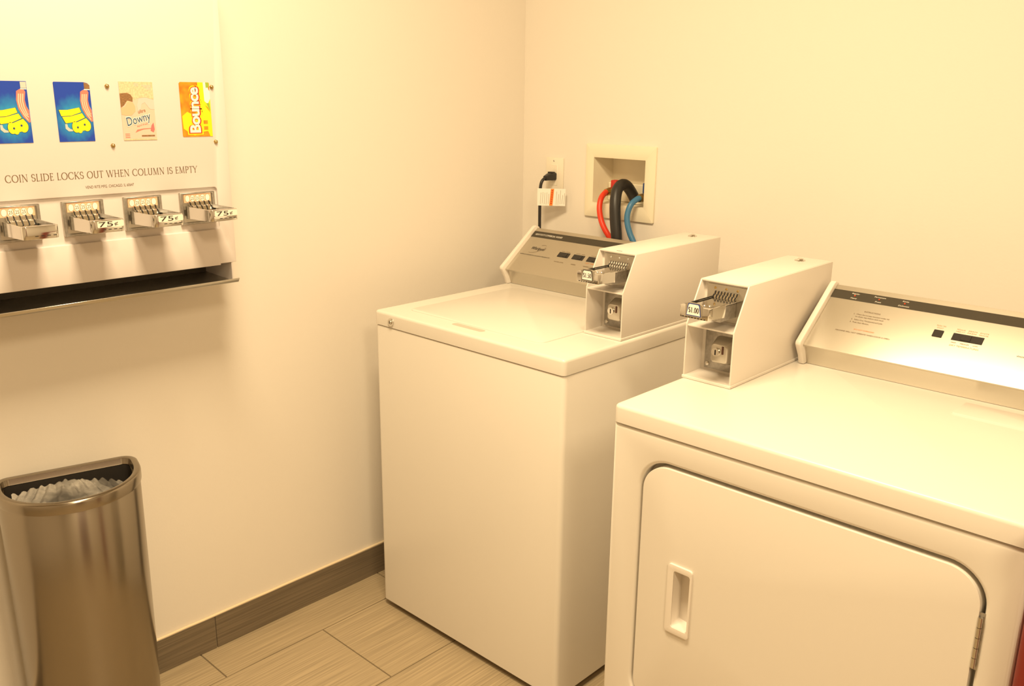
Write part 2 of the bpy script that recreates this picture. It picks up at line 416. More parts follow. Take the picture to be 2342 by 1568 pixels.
bb = struct(obj('baseboard_left', box(B(), 0.0002, 0.005, RY, -0.0095, 0.0, 0.092), M_GROUT2))
ys = [0 - 0.0095, -0.017, -0.627, -1.237, -1.847, -2.457, -3.067, -3.677, -4.287, RY]
for a, b in zip(ys, ys[1:]):
    if a - b < 0.02: continue
    obj('tile', bbox(0.001, 0.0095, b + 0.0012, a - 0.0012, 0.0008, 0.0975, 0.0008, 1), M_BASE, bb)
cb = B(); random.seed(3)
path = [Vector((0.004, -0.02 - 0.05 * i, 0.0985 + random.uniform(-0.0007, 0.0007))) for i in range(91)]
tube(cb, path, 0.0042, 8)
obj('caulk', cb, M_CAULK, bb, smooth=60)
bk = struct(obj('baseboard_back', box(B(), 0.0095, RX, -0.0050, -0.0002, 0.0, 0.092), M_GROUT))
xs = [0.0095 + 0.61 * i for i in range(7)] + [RX]
for a, b in zip(xs, xs[1:]):
    if b - a > 0.02: obj('tile', bbox(a + 0.0012, b - 0.0012, -0.0095, -0.001, 0.0008, 0.0975, 0.0008, 1), M_BASE, bk)

# ceiling lamps above the frame; the right-hand one is an added fill
for (LXc, LYc, _), lb in zip(LAMPS, ('white rectangular ceiling light fixture over the washer side of the room', 'added white rectangular fill light over the right side of the room')):
    cl = root('ceiling_and_fill_lamp', (LXc, LYc, RZ), lb, 'lamp', 'ceiling light fixtures')
    obj('pan', bbox(LXc - 0.40, LXc + 0.40, LYc - 0.21, LYc + 0.21, RZ - 0.035, RZ, 0.004, 2), M_POWDER, cl, smooth=40)
    obj('trim_ring', plate([(LXc - 0.41, LYc - 0.22), (LXc + 0.41, LYc - 0.22), (LXc + 0.41, LYc + 0.22), (LXc - 0.41, LYc + 0.22)], [[(LXc - 0.385, LYc - 0.19), (LXc + 0.385, LYc - 0.19), (LXc + 0.385, LYc + 0.19), (LXc - 0.385, LYc + 0.19)]], 'z', RZ - 0.046, RZ - 0.034), M_POWDER, cl)

# ------------------------------------------------------------------ control console (washer and dryer share the shape)
SLO = Vector((0, 0.794, 0.608)).normalized()
def console(root_o, x0, x1, knee, zt):
    k_ = knee
    def q(pts): return [(k_ + a, zt + b) for a, b in pts]
    cap = q([(0.026, 0.0005), (0.019, 0.020), (0.006, 0.040), (0.000, 0.050), (0.001, 0.057), (0.148, 0.168), (0.156, 0.171), (0.172, 0.166), (0.178, 0.150), (0.184, 0.0005)])
    t = 0.013
    for a, b in ((x0, x0 + t), (x1 - t, x1)):
        bm = prism(B(), cap, 'x', a, b); bevel(bm, 0.0025, 2, 30)
        c = obj('end_cap', bm, M_POWDER, root_o, smooth=40)
        bm = dome(B(), (a + 0.0065, k_ + 0.0235, zt + 0.014), (0, -1, 0.3), 0.0032, 0.0012, 10, 2)
        obj('screw', bm, M_GALV, c)
    # panel plane passes (knee+.0073, zt+.0445); s runs up the slope
    P0 = Vector((0, k_ + 0.0073, zt + 0.0445)); nrm = Vector((0, -SLO.z, SLO.y))
    def S(s, dep=0.0):
        v = P0 + SLO * s - nrm * dep; return (v.y, v.z)
    bm = prism(B(), [S(0.0065), S(0.196), S(0.196, 0.006), S(0.0065, 0.006)], 'x', x0 + t - 0.001, x1 - t + 0.001)
    bevel(bm, 0.0022, 3, 40, lambda e: abs(e.verts[0].co.x - e.verts[1].co.x) > 0.1)
    pan = obj('panel', bm, M_BRUSH, root_o, 'brushed aluminium control panel', smooth=40)
    # riser below, set back behind the panel's rolled lip
    r0 = S(0.010, 0.007)
    bm = prism(B(), [(r0[0] + 0.004, r0[1] + 0.001), (k_ + 0.040, zt + 0.0008), (k_ + 0.046, zt + 0.0008), (r0[0] + 0.012, r0[1] + 0.004)], 'x', x0 + t - 0.001, x1 - t + 0.001)
    obj('riser', bm, M_BRUSH, root_o)
    bm = prism(B(), [S(0.0075, 0.0045), (r0[0] + 0.0042, r0[1] - 0.0015), (r0[0] + 0.012, r0[1] - 0.001), S(0.014, 0.0055)], 'x', x0 + t - 0.001, x1 - t + 0.001)
    obj('lip', bm, M_BRUSH, root_o)
    bk_ = [S(0.196, 0.006), S(0.190, 0.006), (k_ + 0.164, zt + 0.0008), (k_ + 0.170, zt + 0.0008), (k_ + 0.170, zt + 0.150)]
    bm = prism(B(), bk_, 'x', x0 + t - 0.001, x1 - t + 0.001); obj('back_cover', bm, M_POWDER, root_o)
    M = frame(P0, (1, 0, 0), SLO)
    bm = flat(B(), M, quad(x0 + t, x1 - t, 0.1555, 0.181), 0.0003, 0.0)
    obj('band', bm, M_BAND, root_o, 'black stripe along the control panel')
    return M, pan

def switch(M, u0, u1, v0, v1, parent, slot=None):
    bm = flat(B(), M, quad(u0, u1, v0, v1), 0.0012, 0.0012); bevel(bm, 0.0004, 1)
    o = obj('rocker_switch' if slot is None else 'slide_switch', bm, M_BLACK, parent, 'black switch')
    mid = (u0 + u1) / 2 if slot is None else slot
    bm = flat(B(), M, quad(mid - 0.0005, mid + (u1 - u0) * 0.32, v0 + 0.002, v1 - 0.002), 0.0026, 0.0018); bevel(bm, 0.0005, 1)
    obj('knob', bm, M_BLACK, o)
    return o

# ------------------------------------------------------------------ washer
WX0, WX1, WYF, WYB, ZT = 0.1628, 0.8458, -0.7733, -0.128, 0.914
wa = root('washing_machine', ((WX0 + WX1) / 2, (WYF + WYB) / 2, 0), 'white top-load coin washer in the corner with closed lid', 'washer')
bm = box(B(), WX0, WX1, WYF, WYB, 0.022, 0.8735)
bevel(bm, 0.013, 4, 35, lambda e: abs(e.verts[0].co.z - e.verts[1].co.z) > 0.1)
bevel(bm, 0.003, 2, 40, lambda e: e.verts[0].co.z > 0.8 and e.verts[1].co.z > 0.8)
obj('cabinet', bm, M_ENAMEL, wa, smooth=50)
bm = B(); box(bm, WX0 + 0.008, WX1 - 0.008, WYF + 0.008, WYB - 0.008, 0.872, 0.8775); obj('seam', bm, M_DARK, wa)
bm = bbox(WX0 - 0.001, WX1 + 0.001, WYF - 0.002, WYB + 0.004, 0.8755, ZT, 0)
bevel(bm, 0.012, 4, 35, lambda e: abs(e.verts[0].co.z - e.verts[1].co.z) > 0.01)
bevel(bm, 0.008, 4, 35, lambda e: e.verts[0].co.z > 0.9 and e.verts[1].co.z > 0.9)
obj('top_panel', bm, M_ENAMEL, wa, smooth=50)
LX0, LX1, LY0, LY1 = 0.232, 0.720, -0.712, -0.292
lid = prism(B(), rrect(LX0, LX1, LY0, LY1, 0.022, 6), 'z', ZT - 0.002, ZT + 0.0032)
bevel(lid, 0.002, 2, 50, lambda e: e.verts[0].co.z > ZT and e.verts[1].co.z > ZT)
ldo = obj('lid', lid, M_ENAMEL, wa, 'white hinged tub lid', smooth=40)
bm = prism(B(), rrect(0.428, 0.540, -0.735, -0.716, 0.008, 5), 'z', ZT - 0.001, ZT + 0.0006)
obj('finger_grip', bm, mat('grip_shade', (0.55, 0.50, 0.42), 0.5), ldo)  # shade of the recessed grip painted as a grey pad
lk = B(); cyl(lk, (0.2348, WYF - 0.0015, 0.8916), (0.2348, WYF - 0.006, 0.8916), 0.0115, 0.0105, 22)
lk = obj('lock', lk, M_CHROME, wa, 'round chrome key lock', smooth=40)
bm = cyl(B(), (0.2348, WYF - 0.005, 0.8916), (0.2348, WYF - 0.0085, 0.8916), 0.0065, 0.006, 18); obj('key_barrel', bm, M_SATIN, lk, smooth=40)
bm = B(); box(bm, 0.2340, 0.2356, WYF - 0.0090, WYF - 0.008, 0.8880, 0.8950); obj('keyhole', bm, M_DARK, lk)
for sx in (WX0 + 0.05, WX1 - 0.05):
    for sy in (WYF + 0.06, WYB - 0.06):
        bm = B(); cyl(bm, (sx, sy, 0.0), (sx, sy, 0.010), 0.020, 0.017, 16); cyl(bm, (sx, sy, 0.009), (sx, sy, 0.03), 0.006, 0.006, 10)
        obj('foot', bm, M_RUBBER, wa, smooth=40)
MW, _ = console(wa, WX0 - 0.001, 0.7235, -0.281, ZT)
switch(MW, 0.3285, 0.3700, 0.0910, 0.1105, wa); switch(MW, 0.3855, 0.4275, 0.0910, 0.1100, wa); switch(MW, 0.4420, 0.4840, 0.0910, 0.1105, wa)
text('lettering', 'HEAVY DUTY COMMERCIAL WASHER', MW, 0.186, 0.297, 0.1645, 0.0072, M_INKW, wa, 0.2)
text('lettering', 'Whirlpool', MW, 0.211, 0.265, 0.1035, 0.0125, M_INK, wa, 0.25)
ring = B()
rp = [(0.238 + 0.026 * math.cos(a) + 0.006 * math.sin(a), 0.1085 + 0.016 * math.sin(a) + 0.010 * math.cos(a)) for a in [math.radians(-150 + 7.5 * i) for i in range(33)]]
for i in range(len(rp) - 1):
    flat(ring, MW, [rp[i], rp[i + 1], (rp[i + 1][0] + 0.0003, rp[i + 1][1] - 0.0008), (rp[i][0] + 0.0003, rp[i][1] - 0.0008)], 0.0004)
obj('logo_swoosh', ring, M_INKB, wa)
text('lettering', 'WORLD LEADER IN LAUNDRY PRODUCTS', MW, 0.184, 0.307, 0.0778, 0.0038, M_INK, wa, 0.15)
text('lettering', 'WATER LEVEL', MW, 0.331, 0.369, 0.0690, 0.0034, M_INKB, wa, 0.1)
text('lettering', 'SPEED', MW, 0.398, 0.416, 0.0690, 0.0034, M_INKB, wa, 0.1)
text('lettering', 'TEMPERATURE', MW, 0.444, 0.484, 0.0690, 0.0034, M_INKB, wa, 0.1)
text('lettering', 'SMALL   LARGE', MW, 0.333, 0.366, 0.1135, 0.0026, M_INKB, wa, 0.1)
text('lettering', 'SLOW   FAST', MW, 0.391, 0.423, 0.1135, 0.0026, M_INKB, wa, 0.1)
text('lettering', 'COLOR', MW, 0.448, 0.466, 0.1135, 0.0026, M_INKB, wa, 0.1)
text('lettering', 'HOT   WARM', MW, 0.446, 0.480, 0.0820, 0.0042, M_INKO, wa, 0.1)

# ------------------------------------------------------------------ dryer
EX0, EX1, EYF, EYB = 1.1005, 1.8375, -0.9257, -0.215
dr = root('clothes_dryer', ((EX0 + EX1) / 2, (EYF + EYB) / 2, 0), 'white front-load coin dryer with recessed door handle', 'dryer')
bm = box(B(), EX0, EX1, EYF + 0.030, EYB, 0.022, 0.8755)
obj('cabinet', bm, M_ENAMEL, dr)
bm = box(B(), EX0 + 0.008, EX1 - 0.008, EYF + 0.007, EYB - 0.008, 0.874, 0.8795); obj('seam', bm, M_DARK, dr)
GX0, GX1, GZ0, GZ1 = 1.1700, 1.7880, 0.283, 0.8230
bm = plate([(EX0, 0.022), (EX1, 0.022), (EX1, 0.8755), (EX0, 0.8755)], [rrect(GX0, GX1, GZ0, GZ1, 0.060, 12)], 'y', EYF, EYF + 0.030)
def isout(e):
    return all(v.co.y < EYF + 0.001 for v in e.verts) and all(abs(v.co.x - EX0) < 1e-4 or abs(v.co.x - EX1) < 1e-4 or v.co.z > 0.875 for v in e.verts)
bevel(bm, 0.009, 4, 40, isout)
def ishole(e):
    return all(v.co.y < EYF + 0.001 for v in e.verts) and all(GX0 - 0.001 < v.co.x < GX1 + 0.001 and GZ0 - 0.001 < v.co.z < GZ1 + 0.001 for v in e.verts)
bevel(bm, 0.0075, 4, 40, ishole)
obj('front_panel', bm, M_ENAMEL, dr, smooth=50)
bm = bbox(EX0 - 0.001, EX1 + 0.001, EYF - 0.002, EYB + 0.004, 0.8778, ZT, 0)
bevel(bm, 0.012, 4, 35, lambda e: abs(e.verts[0].co.z - e.verts[1].co.z) > 0.01)
bevel(bm, 0.008, 4, 35, lambda e: e.verts[0].co.z > 0.9 and e.verts[1].co.z > 0.9)
obj('top_panel', bm, M_ENAMEL, dr, smooth=50)
bm = prism(B(), rrect(1.588, 1.822, -0.519, -0.434, 0.006, 4), 'z', ZT - 0.001, ZT + 0.0022)
bevel(bm, 0.0015, 2, 50, lambda e: e.verts[0].co.z > ZT and e.verts[1].co.z > ZT)
obj('lint_screen_cover', bm, M_ENAMEL, dr, smooth=40)
# door with a scooped pull
KX0, KX1, KZ0, KZ1 = 1.2470, 1.3000, 0.4830, 0.6290
QX0, QX1, QZ0, QZ1 = 1.2600, 1.2960, 0.4960, 0.6170
bm = plate(rrect(GX0 + 0.0075, GX1 - 0.0065, GZ0 + 0.0065, GZ1 - 0.0070, 0.054, 12), [rrect(QX0, QX1, QZ0, QZ1, 0.005, 4)], 'y', EYF - 0.001, EYF + 0.024)
bevel(bm, 0.0045, 4, 40, lambda e: all(v.co.y < EYF for v in e.verts) and not all(QX0 - 0.01 < v.co.x < QX1 + 0.01 and QZ0 - 0.01 < v.co.z < QZ1 + 0.01 for v in e.verts))
dd = obj('door', bm, M_ENAMEL, dr, 'white rounded dryer door', smooth=50)
bm = plate(rrect(KX0, KX1, KZ0, KZ1, 0.006, 5), [rrect(QX0, QX1, QZ0, QZ1, 0.005, 5)], 'y', EYF - 0.0055, EYF + 0.002)
bevel(bm, 0.0022, 3, 40, lambda e: all(v.co.y < EYF - 0.005 for v in e.verts))
obj('pull_frame', bm, M_POWDER, dd, smooth=50)
bm = B()   # scoop: open pocket deepening towards the left (grip edge)
loopF = rrect(QX0 + 0.0003, QX1 - 0.0003, QZ0 + 0.0003, QZ1 - 0.0003, 0.005, 5)
cx_, cz_ = (QX0 + QX1) / 2, (QZ0 + QZ1) / 2
vf = [bm.verts.new((x, EYF - 0.0035, z)) for x, z in loopF]
vb = [bm.verts.new((cx_ + (x - cx_) * 0.80 + (-0.002 if x < cx_ else 0.0), EYF + (0.024 if x < cx_ else 0.020), cz_ + (z - cz_) * 0.90)) for x, z in loopF]
for i in range(len(vf)): bm.faces.new((vf[i], vf[(i + 1) % len(vf)], vb[(i + 1) % len(vf)], vb[i]))
bm.faces.new(vb)
obj('pull_pocket', bm, M_POWDER, dd, smooth=60)
for z0 in (0.664, 0.345):
    h = B()
    for i in range(5):
        cyl(h, (1.7850, EYF - 0.0012, z0 + 0.0172 * i + 0.0004), (1.7850, EYF - 0.0012, z0 + 0.0172 * (i + 1) - 0.0004), 0.0034, 0.0034, 12)
    hg = obj('hinge', h, M_SATIN, dr, 'small metal door hinge', smooth=40)
    bm = B(); box(bm, 1.7795, 1.7905, EYF + 0.002, EYF + 0.0035, z0 - 0.004, z0 + 0.092); obj('leaf', bm, M_GALV, hg)
for sx in (EX0 + 0.05, EX1 - 0.05):
    for sy in (EYF + 0.08, EYB - 0.06):
        bm = B(); cyl(bm, (sx, sy, 0.0), (sx, sy, 0.010), 0.020, 0.017, 16); cyl(bm, (sx, sy, 0.009), (sx, sy, 0.03), 0.006, 0.006, 10)
        obj('foot', bm, M_RUBBER, dr, smooth=40)
MD, _ = console(dr, 1.2290, EX1 - 0.002, -0.4425, ZT)
for i, (u, a, b, wa_, wb_) in enumerate(((1.2935, 'Regular', 'Heavy', 0.017, 0.014), (1.3480, 'Permanent', 'Press', 0.025, 0.013), (1.4035, 'Knits', 'Delicates', 0.013, 0.023))):
    bm = flat(B(), MD, ell(u, 0.1688, 0.0018, 0.0018, 12), 0.0012, 0.0012); obj('indicator_lamp', bm, M_LED, dr, 'tiny red indicator lamp')
    text('lettering', a, MD, u - wa_ / 2, u + wa_ / 2, 0.1735, 0.0036, M_INKW, dr, 0.2)
    text('lettering', b, MD, u - wb_ / 2, u + wb_ / 2, 0.1598, 0.0036, M_INKW, dr, 0.2)
text('lettering', 'INSTRUCTIONS', MD, 1.3315, 1.3665, 0.1265, 0.0038, M_INKB, dr)
for i, (a, u0, u1) in enumerate((('1.  Clean lint screen located under lid', 1.312, 1.389), ('on dryer top before each load.', 1.3175, 1.3795), ('2.  Select Dry Temperature/Cycle.', 1.312, 1.381), ('3.  Push Start Button.', 1.312, 1.354))):
    text('lettering', a, MD, u0, u1, 0.1168 - 0.0078 * i + (0.0012 if i == 1 else 0), 0.0034, M_INKB, dr)
text('lettering', 'DO NOT OVERLOAD', MD, 1.3290, 1.3730, 0.0738, 0.0034, M_INKO, dr)
text('lettering', 'MACHINE WILL NOT OPERATE WHEN DOOR IS OPEN', MD, 1.2920, 1.4095, 0.0637, 0.0036, M_INKB, dr)
bm = flat(B(), MD, quad(1.4850, 1.5040, 0.0943, 0.1130), 0.0020, 0.002); bevel(bm, 0.0005, 1)
obj('start_button', bm, M_BLACK, dr, 'square black start button')
switch(MD, 1.5230, 1.5815, 0.0943, 0.1130, dr, 1.540)
text('lettering', 'PUSH TO', MD, 1.4855, 1.5035, 0.1240, 0.0034, M_INKF, dr); text('lettering', 'START', MD, 1.4875, 1.5005, 0.1180, 0.0034, M_INKF, dr)
for a, b, u in (('REGULAR', 'HEAVY', 1.534), ('PERM', 'PRESS', 1.556), ('KNITS', 'DELICATES', 1.578)):
    text('lettering', a, MD, u - 0.008, u + 0.008, 0.1228, 0.0030, M_INKF, dr); text('lettering', b, MD, u - 0.0085, u + 0.0085, 0.1172, 0.0030, M_INKF, dr)
for a, u, w in (('HIGH', 1.5300, 0.009), ('MEDIUM', 1.5510, 0.016), ('LOW', 1.5720, 0.009)):
    text('lettering', a, MD, u - w / 2, u + w / 2, 0.0868, 0.0030, M_INKB, dr)
text('lettering', 'DRY TEMPERATURES', MD, 1.5250, 1.5800, 0.0785, 0.0042, M_INKF, dr)
text('lettering', 'WORLD LEADER IN LAUNDRY PRODUCTS', MD, 1.6480, 1.7710, 0.0810, 0.0040, M_INK, dr, 0.15)

# ------------------------------------------------------------------ coin slides (local frame: x across, -y outwards, z up; z=0 is the slide's rail top)
def smesh(name, bm, material, M, parent, label=None, smooth=40):
    bm.transform(M); return obj(name, bm, material, parent, label, smooth)
def fins(n, x0, x1, M, parent, scale=1.0, drop=0.010):
    prof = [(0.0, 0.011), (-0.0035, 0.010), (-0.0065, 0.004), (-0.012, 0.002), (-0.0175, -0.006), (-0.020, -drop), (0.0, -drop)]
    bm = prism(B(), [(a * scale, b * scale if b > -drop else b) for a, b in prof], 'x', x0 - 0.003, x1 + 0.003); bevel(bm, 0.0012, 2, 15, lambda e: abs(e.verts[0].co.x - e.verts[1].co.x) > 0.01)
    smesh('coin_fingers', bm, M_CHROME, M, parent)
    for i in range(n):
        x = x0 + (x1 - x0) * i / (n - 1); bm = B()
        pr = [(a * scale - 0.0012, (b * scale if b > -drop else b) + 0.0006) for a, b in prof[:6]]
        L = [bm.verts.new((x - 0.0009, a, b)) for a, b in pr]; R2 = [bm.verts.new((x + 0.0009, a, b)) for a, b in pr]
        for j in range(len(pr) - 1): bm.faces.new((L[j], L[j + 1], R2[j + 1], R2[j]))
        smesh('coin_slot', bm, M_DARK, M, parent, smooth=None)
def tray(L, hw, M, parent, flange, deep, corner, bed=-0.0085):
    """channel-shaped slide with front plate; deep = skirt depth; flange = skirt length from the front"""
    fl_ = plate([(-hw + 0.002, 0.0), (hw - 0.002, 0.0), (hw - 0.002, -L), (-hw + 0.002, -L)], [], 'z', bed - 0.0015, bed)
    o = smesh('slide_bed', fl_, M_CHROME, M, parent)
    for s in (-1, 1):
        pts = [(-L, 0.0), (-L + flange, 0.0), (-L + flange, -deep), (-L, -deep * 0.85)]
        a, b = sorted((s * hw, s * (hw - 0.0025)))
        bm = prism(B(), pts, 'x', a, b); bevel(bm, 0.0007, 1); smesh('side_rail', bm, M_CHROME, M, parent)
    bm = prism(B(), rrect(-hw - 0.0005, hw + 0.0005, -L - 0.006, -L + 0.012, corner, 5), 'z', -deep * 0.85, 0.0005)
    bevel(bm, 0.0012, 2, 50); smesh('front_plate', bm, M_CHROME, M, parent)

def coin_box(name, x1, yF, zb, label, price, ink, slit, zs):
    w = 0.1135; x0 = x1 - w; xc = (x0 + x1) / 2; D = 0.435; t = 0.0035
    r = root(name, (xc, yF + D / 2, zb), label, 'coin box', 'coin boxes on the machines')
    z = lambda a: zb + a
    prof = [(yF, z(0.006)), (yF, z(0.118)), (yF + 0.047, z(0.207)), (yF + D, z(0.209)), (yF + D, z(0.006))]
    for a, b in ((x0, x0 + t), (x1 - t, x1)):
        bm = prism(B(), prof, 'x', a, b); bevel(bm, 0.0012, 2, 20); obj('side_plate', bm, M_POWDER, r, smooth=40)
    obj('back_plate', bbox(x0 + t, x1 - t, yF + D - t, yF + D, z(0.006), z(0.207)), M_POWDER, r)
    obj('base_plate', bbox(x0 - 0.001, x1 + 0.0015, yF - 0.003, yF + D + 0.001, z(0.0004), z(0.0068), 0.001, 1), M_POWDER, r)
    bm = prism(B(), [(yF + 0.0465, z(0.2035)), (yF + 0.046, z(0.2078)), (yF + D, z(0.2098)), (yF + D, z(0.2055))], 'x', x0 + 0.0008, x1 - 0.0025)
    bevel(bm, 0.001, 2, 30); tp = obj('top_cover', bm, M_POWDER, r, smooth=40)
    bx, by = xc - 0.002, yF + D - 0.048
    bm = B(); cyl(bm, (bx, by, z(0.209)), (bx, by, z(0.2115)), 0.0125, 0.012, 20); dome(bm, (bx, by, z(0.2115)), (0, 0, 1), 0.009, 0.0045, 6, 3)
    obj('cover_bolt', bm, M_CHROME, tp, 'chrome bolt', smooth=30)
    if slit:
        bm = B(); box(bm, xc - 0.008, xc + 0.008, yF + 0.054, yF + 0.056, z(0.2075), z(0.2083)); obj('slit', bm, M_DARK, tp)
    obj('shelf', bbox(x0 + t, x1 - t, yF + 0.001, yF + 0.075, z(0.1135), z(0.117), 0.0006, 1), M_POWDER, r)
    # upper bay: mechanism plate, coin slide
    yb = yF + 0.056
    obj('mechanism_plate', bbox(x0 + 0.012, x1 - t - 0.004, yb, yb + 0.003, z(0.121), z(0.198), 0.0012, 2), M_SATIN, r, 'metal plate behind the coin slide')
    obj('bay_wall', bbox(x0 + t, x1 - t, yb + 0.004, yb + 0.006, z(0.117), z(0.204)), M_POWDER, r)
    for i in range(3):
        bm = dome(B(), (xc - 0.026 + 0.026 * i, yb, z(0.1905)), (0, -1, 0), 0.0028, 0.0018, 12, 3); obj('rivet', bm, M_CHROME if slit else M_BRASS, r, smooth=40)
    M = Matrix.Translation((xc + 0.006, yb, z(zs)))
    sl = obj('coin_slide', bbox(xc - 0.028, xc + 0.026, yb - 0.062, yb, z(0.135), z(0.166), 0.0015, 2), M_GALV, r, 'chrome coin slide with price label', smooth=40)
    fins(8, -0.0290, 0.0210, M, sl, 0.85, 0.004)
    tray(0.125, 0.0322, M, sl, 0.060, 0.028, 0.002, -0.0025)
    bm = B(); box(bm, -0.0300, -0.0286, -0.118, -0.010, -0.002, 0.0005); smesh('guide_edge', bm, M_DARK, M, sl, smooth=None)
    for i in range(3):
        bm = dome(B(), (-0.008 + 0.010 * i, -0.098 + 0.003 * i, -0.0025), (0, 0, 1), 0.0032, 0.002, 10, 3); smesh('rivet', bm, M_CHROME, M, sl)
    F = M @ frame((0, -0.131, 0), (1, 0, 0), (0, 0, 1))
    bm = flat(B(), F, [(-0.019, -0.020), (0.019, -0.020), (0.019, 0.0045), (0.012, 0.0085), (-0.012, 0.0085), (-0.019, 0.0045)], 0.0008, 0.0035)
    obj('label_holder', bm, M_SATIN, sl)
    tr = lambda k, e: [(-0.0168 + e, -0.0180 + e), (0.0168 - e, -0.0180 + e), (0.0135 - e, 0.0045 - e), (0.0112 - e, 0.0070 - e), (-0.0112 + e, 0.0070 - e), (-0.0135 + e, 0.0045 - e)]
    obj('label_border', flat(B(), F, tr(1, 0), 0.0012), ink, sl)
    obj('price_label', flat(B(), F, tr(1, 0.0016), 0.0015), M_PAPER, sl, 'white price label reading ' + price)
    roman('lettering', price, F, -0.0120, 0.0120, -0.0110, 0.0102, M_INK, sl, 0.0019, 1.3, 0.03)
    for i in range(8):
        bm = flat(B(), F, quad(-0.026 + 0.007 * i, -0.0225 + 0.007 * i, -0.0228, -0.0213), 0.0006); obj('notch', bm, M_DARK, sl)
    # lower bay: vault door with lock
    yv = yF + 0.066
    obj('vault_door', bbox(x0 + 0.012, x1 - t - 0.006, yv - 0.003, yv, z(0.012), z(0.112), 0.0015, 2), M_GALV, r, 'grey metal vault door', smooth=40)
    obj('vault_wall', bbox(x0 + t, x1 - t, yv + 0.0005, yv + 0.003, z(0.0065), z(0.1135)), M_POWDER, r)
    lx, lz = xc + 0.010, z(0.060)
    bm = B()
    a = [bm.verts.new((lx + p[0], yv - 0.003, lz + p[1])) for p in rrect(-0.029, 0.029, -0.028, 0.030, 0.012, 4)]
    b = [bm.verts.new((lx + p[0] - 0.002, yv - 0.036, lz + p[1])) for p in rrect(-0.019, 0.020, -0.022, 0.018, 0.008, 4)]
    for i in range(len(a)): bm.faces.new((a[i], a[(i + 1) % len(a)], b[(i + 1) % len(a)], b[i]))
    bm.faces.new(a); bm.faces.new(b); bevel(bm, 0.003, 3, 40)
    lk_ = obj('lock_housing', bm, M_SATIN, r, 'raised metal lock housing', smooth=50)
    bm = cyl(B(), (lx - 0.008, yv - 0.036, lz + 0.002), (lx - 0.008, yv - 0.0405, lz + 0.002), 0.0095, 0.009, 22); obj('lock_barrel', bm, M_CHROME, lk_, smooth=40)
    bm = B(); box(bm, lx - 0.0092, lx - 0.0068, yv - 0.0412, yv - 0.040, lz - 0.004, lz + 0.007); obj('keyhole', bm, M_DARK, lk_)
    bm = B(); box(bm, lx + 0.005, lx + 0.0085, yv - 0.0375, yv - 0.030, lz - 0.001, lz + 0.016); obj('latch_notch', bm, mat('rust_brown', (0.10, 0.035, 0.015), 0.6), lk_)
    bm = dome(B(), (x0 + 0.020, yv - 0.003, z(0.022)), (0, -1, 0), 0.0058, 0.004, 14, 4); obj('bolt', bm, M_CHROME, r, smooth=40)
    return r
coin_box('coin_box', 0.8385, -0.5535, ZT, 'white coin box on the washer, its slide labelled $1.50', '$1.50', M_INK, True, 0.1715)
coin_box('coin_box', 1.2155, -0.6905, ZT, 'white coin box on the dryer, its slide labelled $1.00', '$1.00', mat('blue_ink', (0.03, 0.06, 0.28), 0.6), False, 0.1755)

# ------------------------------------------------------------------ vending machine on the left wall
VX = 0.15; VY0, VY1, VZ0, VZ1 = -1.7270, -1.1730, 1.0957, 1.83
vm = root('vending_machine', (0, (VY0 + VY1) / 2, 1.047), 'white wall-mounted soap vending machine with four coin slides', 'vending machine')
obj('cabinet', bbox(0.0004, VX - 0.012, VY0, VY1, VZ0, VZ1, 0.003, 2), M_VEND, vm, smooth=40)
RY0, RY1, RZ0, RZ1 = -1.6900, -1.2090, 1.1780, 1.2750
bm = plate([(VY0, VZ0), (VY1 - 0.0405, VZ0 - 0.0034), (VY1 - 0.040, VZ0), (VY1, VZ0), (VY1, VZ1), (VY0, VZ1)], [rrect(RY0, RY1, RZ0, RZ1, 0.008, 5)], 'x', VX, VX - 0.0115)
bevel(bm, 0.0018, 2, 40, lambda e: all(v.co.x > VX - 0.001 for v in e.verts))
obj('front_panel', bm, M_VEND, vm, smooth=45)
obj('slide_recess', bbox(VX - 0.0118, VX - 0.0065, RY0 - 0.01, RY1 + 0.01, RZ0 - 0.005, RZ1 + 0.01), M_VEND, vm)
# delivery tray
tz = 1.047
bm = B()
pts = [(0.020, tz + 0.006), (0.020, tz + 0.009), (VX - 0.004, tz + 0.0045), (VX + 0.014, tz + 0.006), (VX + 0.020, tz + 0.0135), (VX + 0.023, tz + 0.0130), (VX + 0.0165, tz + 0.003), (VX, tz + 0.001)]
prism(bm, pts, 'y', VY0 + 0.006, VY1 - 0.007); bevel(bm, 0.0008, 1, 20)
obj('tray', bm, M_SATIN, vm, 'shiny metal delivery tray', smooth=50)
for a, b in ((VY0 + 0.004, VY0 + 0.007), (VY1 - 0.013, VY1 - 0.010)):
    bm = prism(B(), [(0.02, tz + 0.004), (VX - 0.002, tz + 0.004), (VX - 0.002, VZ0), (0.02, VZ0)], 'y', a, b); obj('tray_side', bm, M_VEND, vm)
obj('tray_back', bbox(0.018, 0.022, VY0 + 0.006, VY1 - 0.008, tz + 0.004, VZ0 + 0.001), mat('tray_shade', (0.10, 0.085, 0.065), 0.6), vm)  # shade under the flap is put into this dark colour

MV = frame((VX, 0, 0), (0, 1, 0), (0, 0, 1))
roman('lettering', 'COIN SLIDE LOCKS OUT WHEN COLUMN IS EMPTY', MV, -1.6545, -1.2545, 1.3105, 0.0140, M_INKB, vm, 0.0004, 1.0)
text('lettering', 'VEND RITE MFG. CHICAGO, IL 60647', MV, -1.5040, -1.4020, 1.2895, 0.0058, M_INKB, vm)
for y, z in ((-1.4380, 1.4950), (-1.4383, 1.3750), (-1.2043, 1.4965), (-1.2038, 1.3765)):
    bm = B(); cyl(bm, (VX, y, z), (VX + 0.003, y, z), 0.0048, 0.0045, 6); dome(bm, (VX + 0.003, y, z), (1, 0, 0), 0.0036, 0.003, 10, 3)
    obj('bolt', bm, M_BRASS, vm, 'small brass bolt', smooth=30)

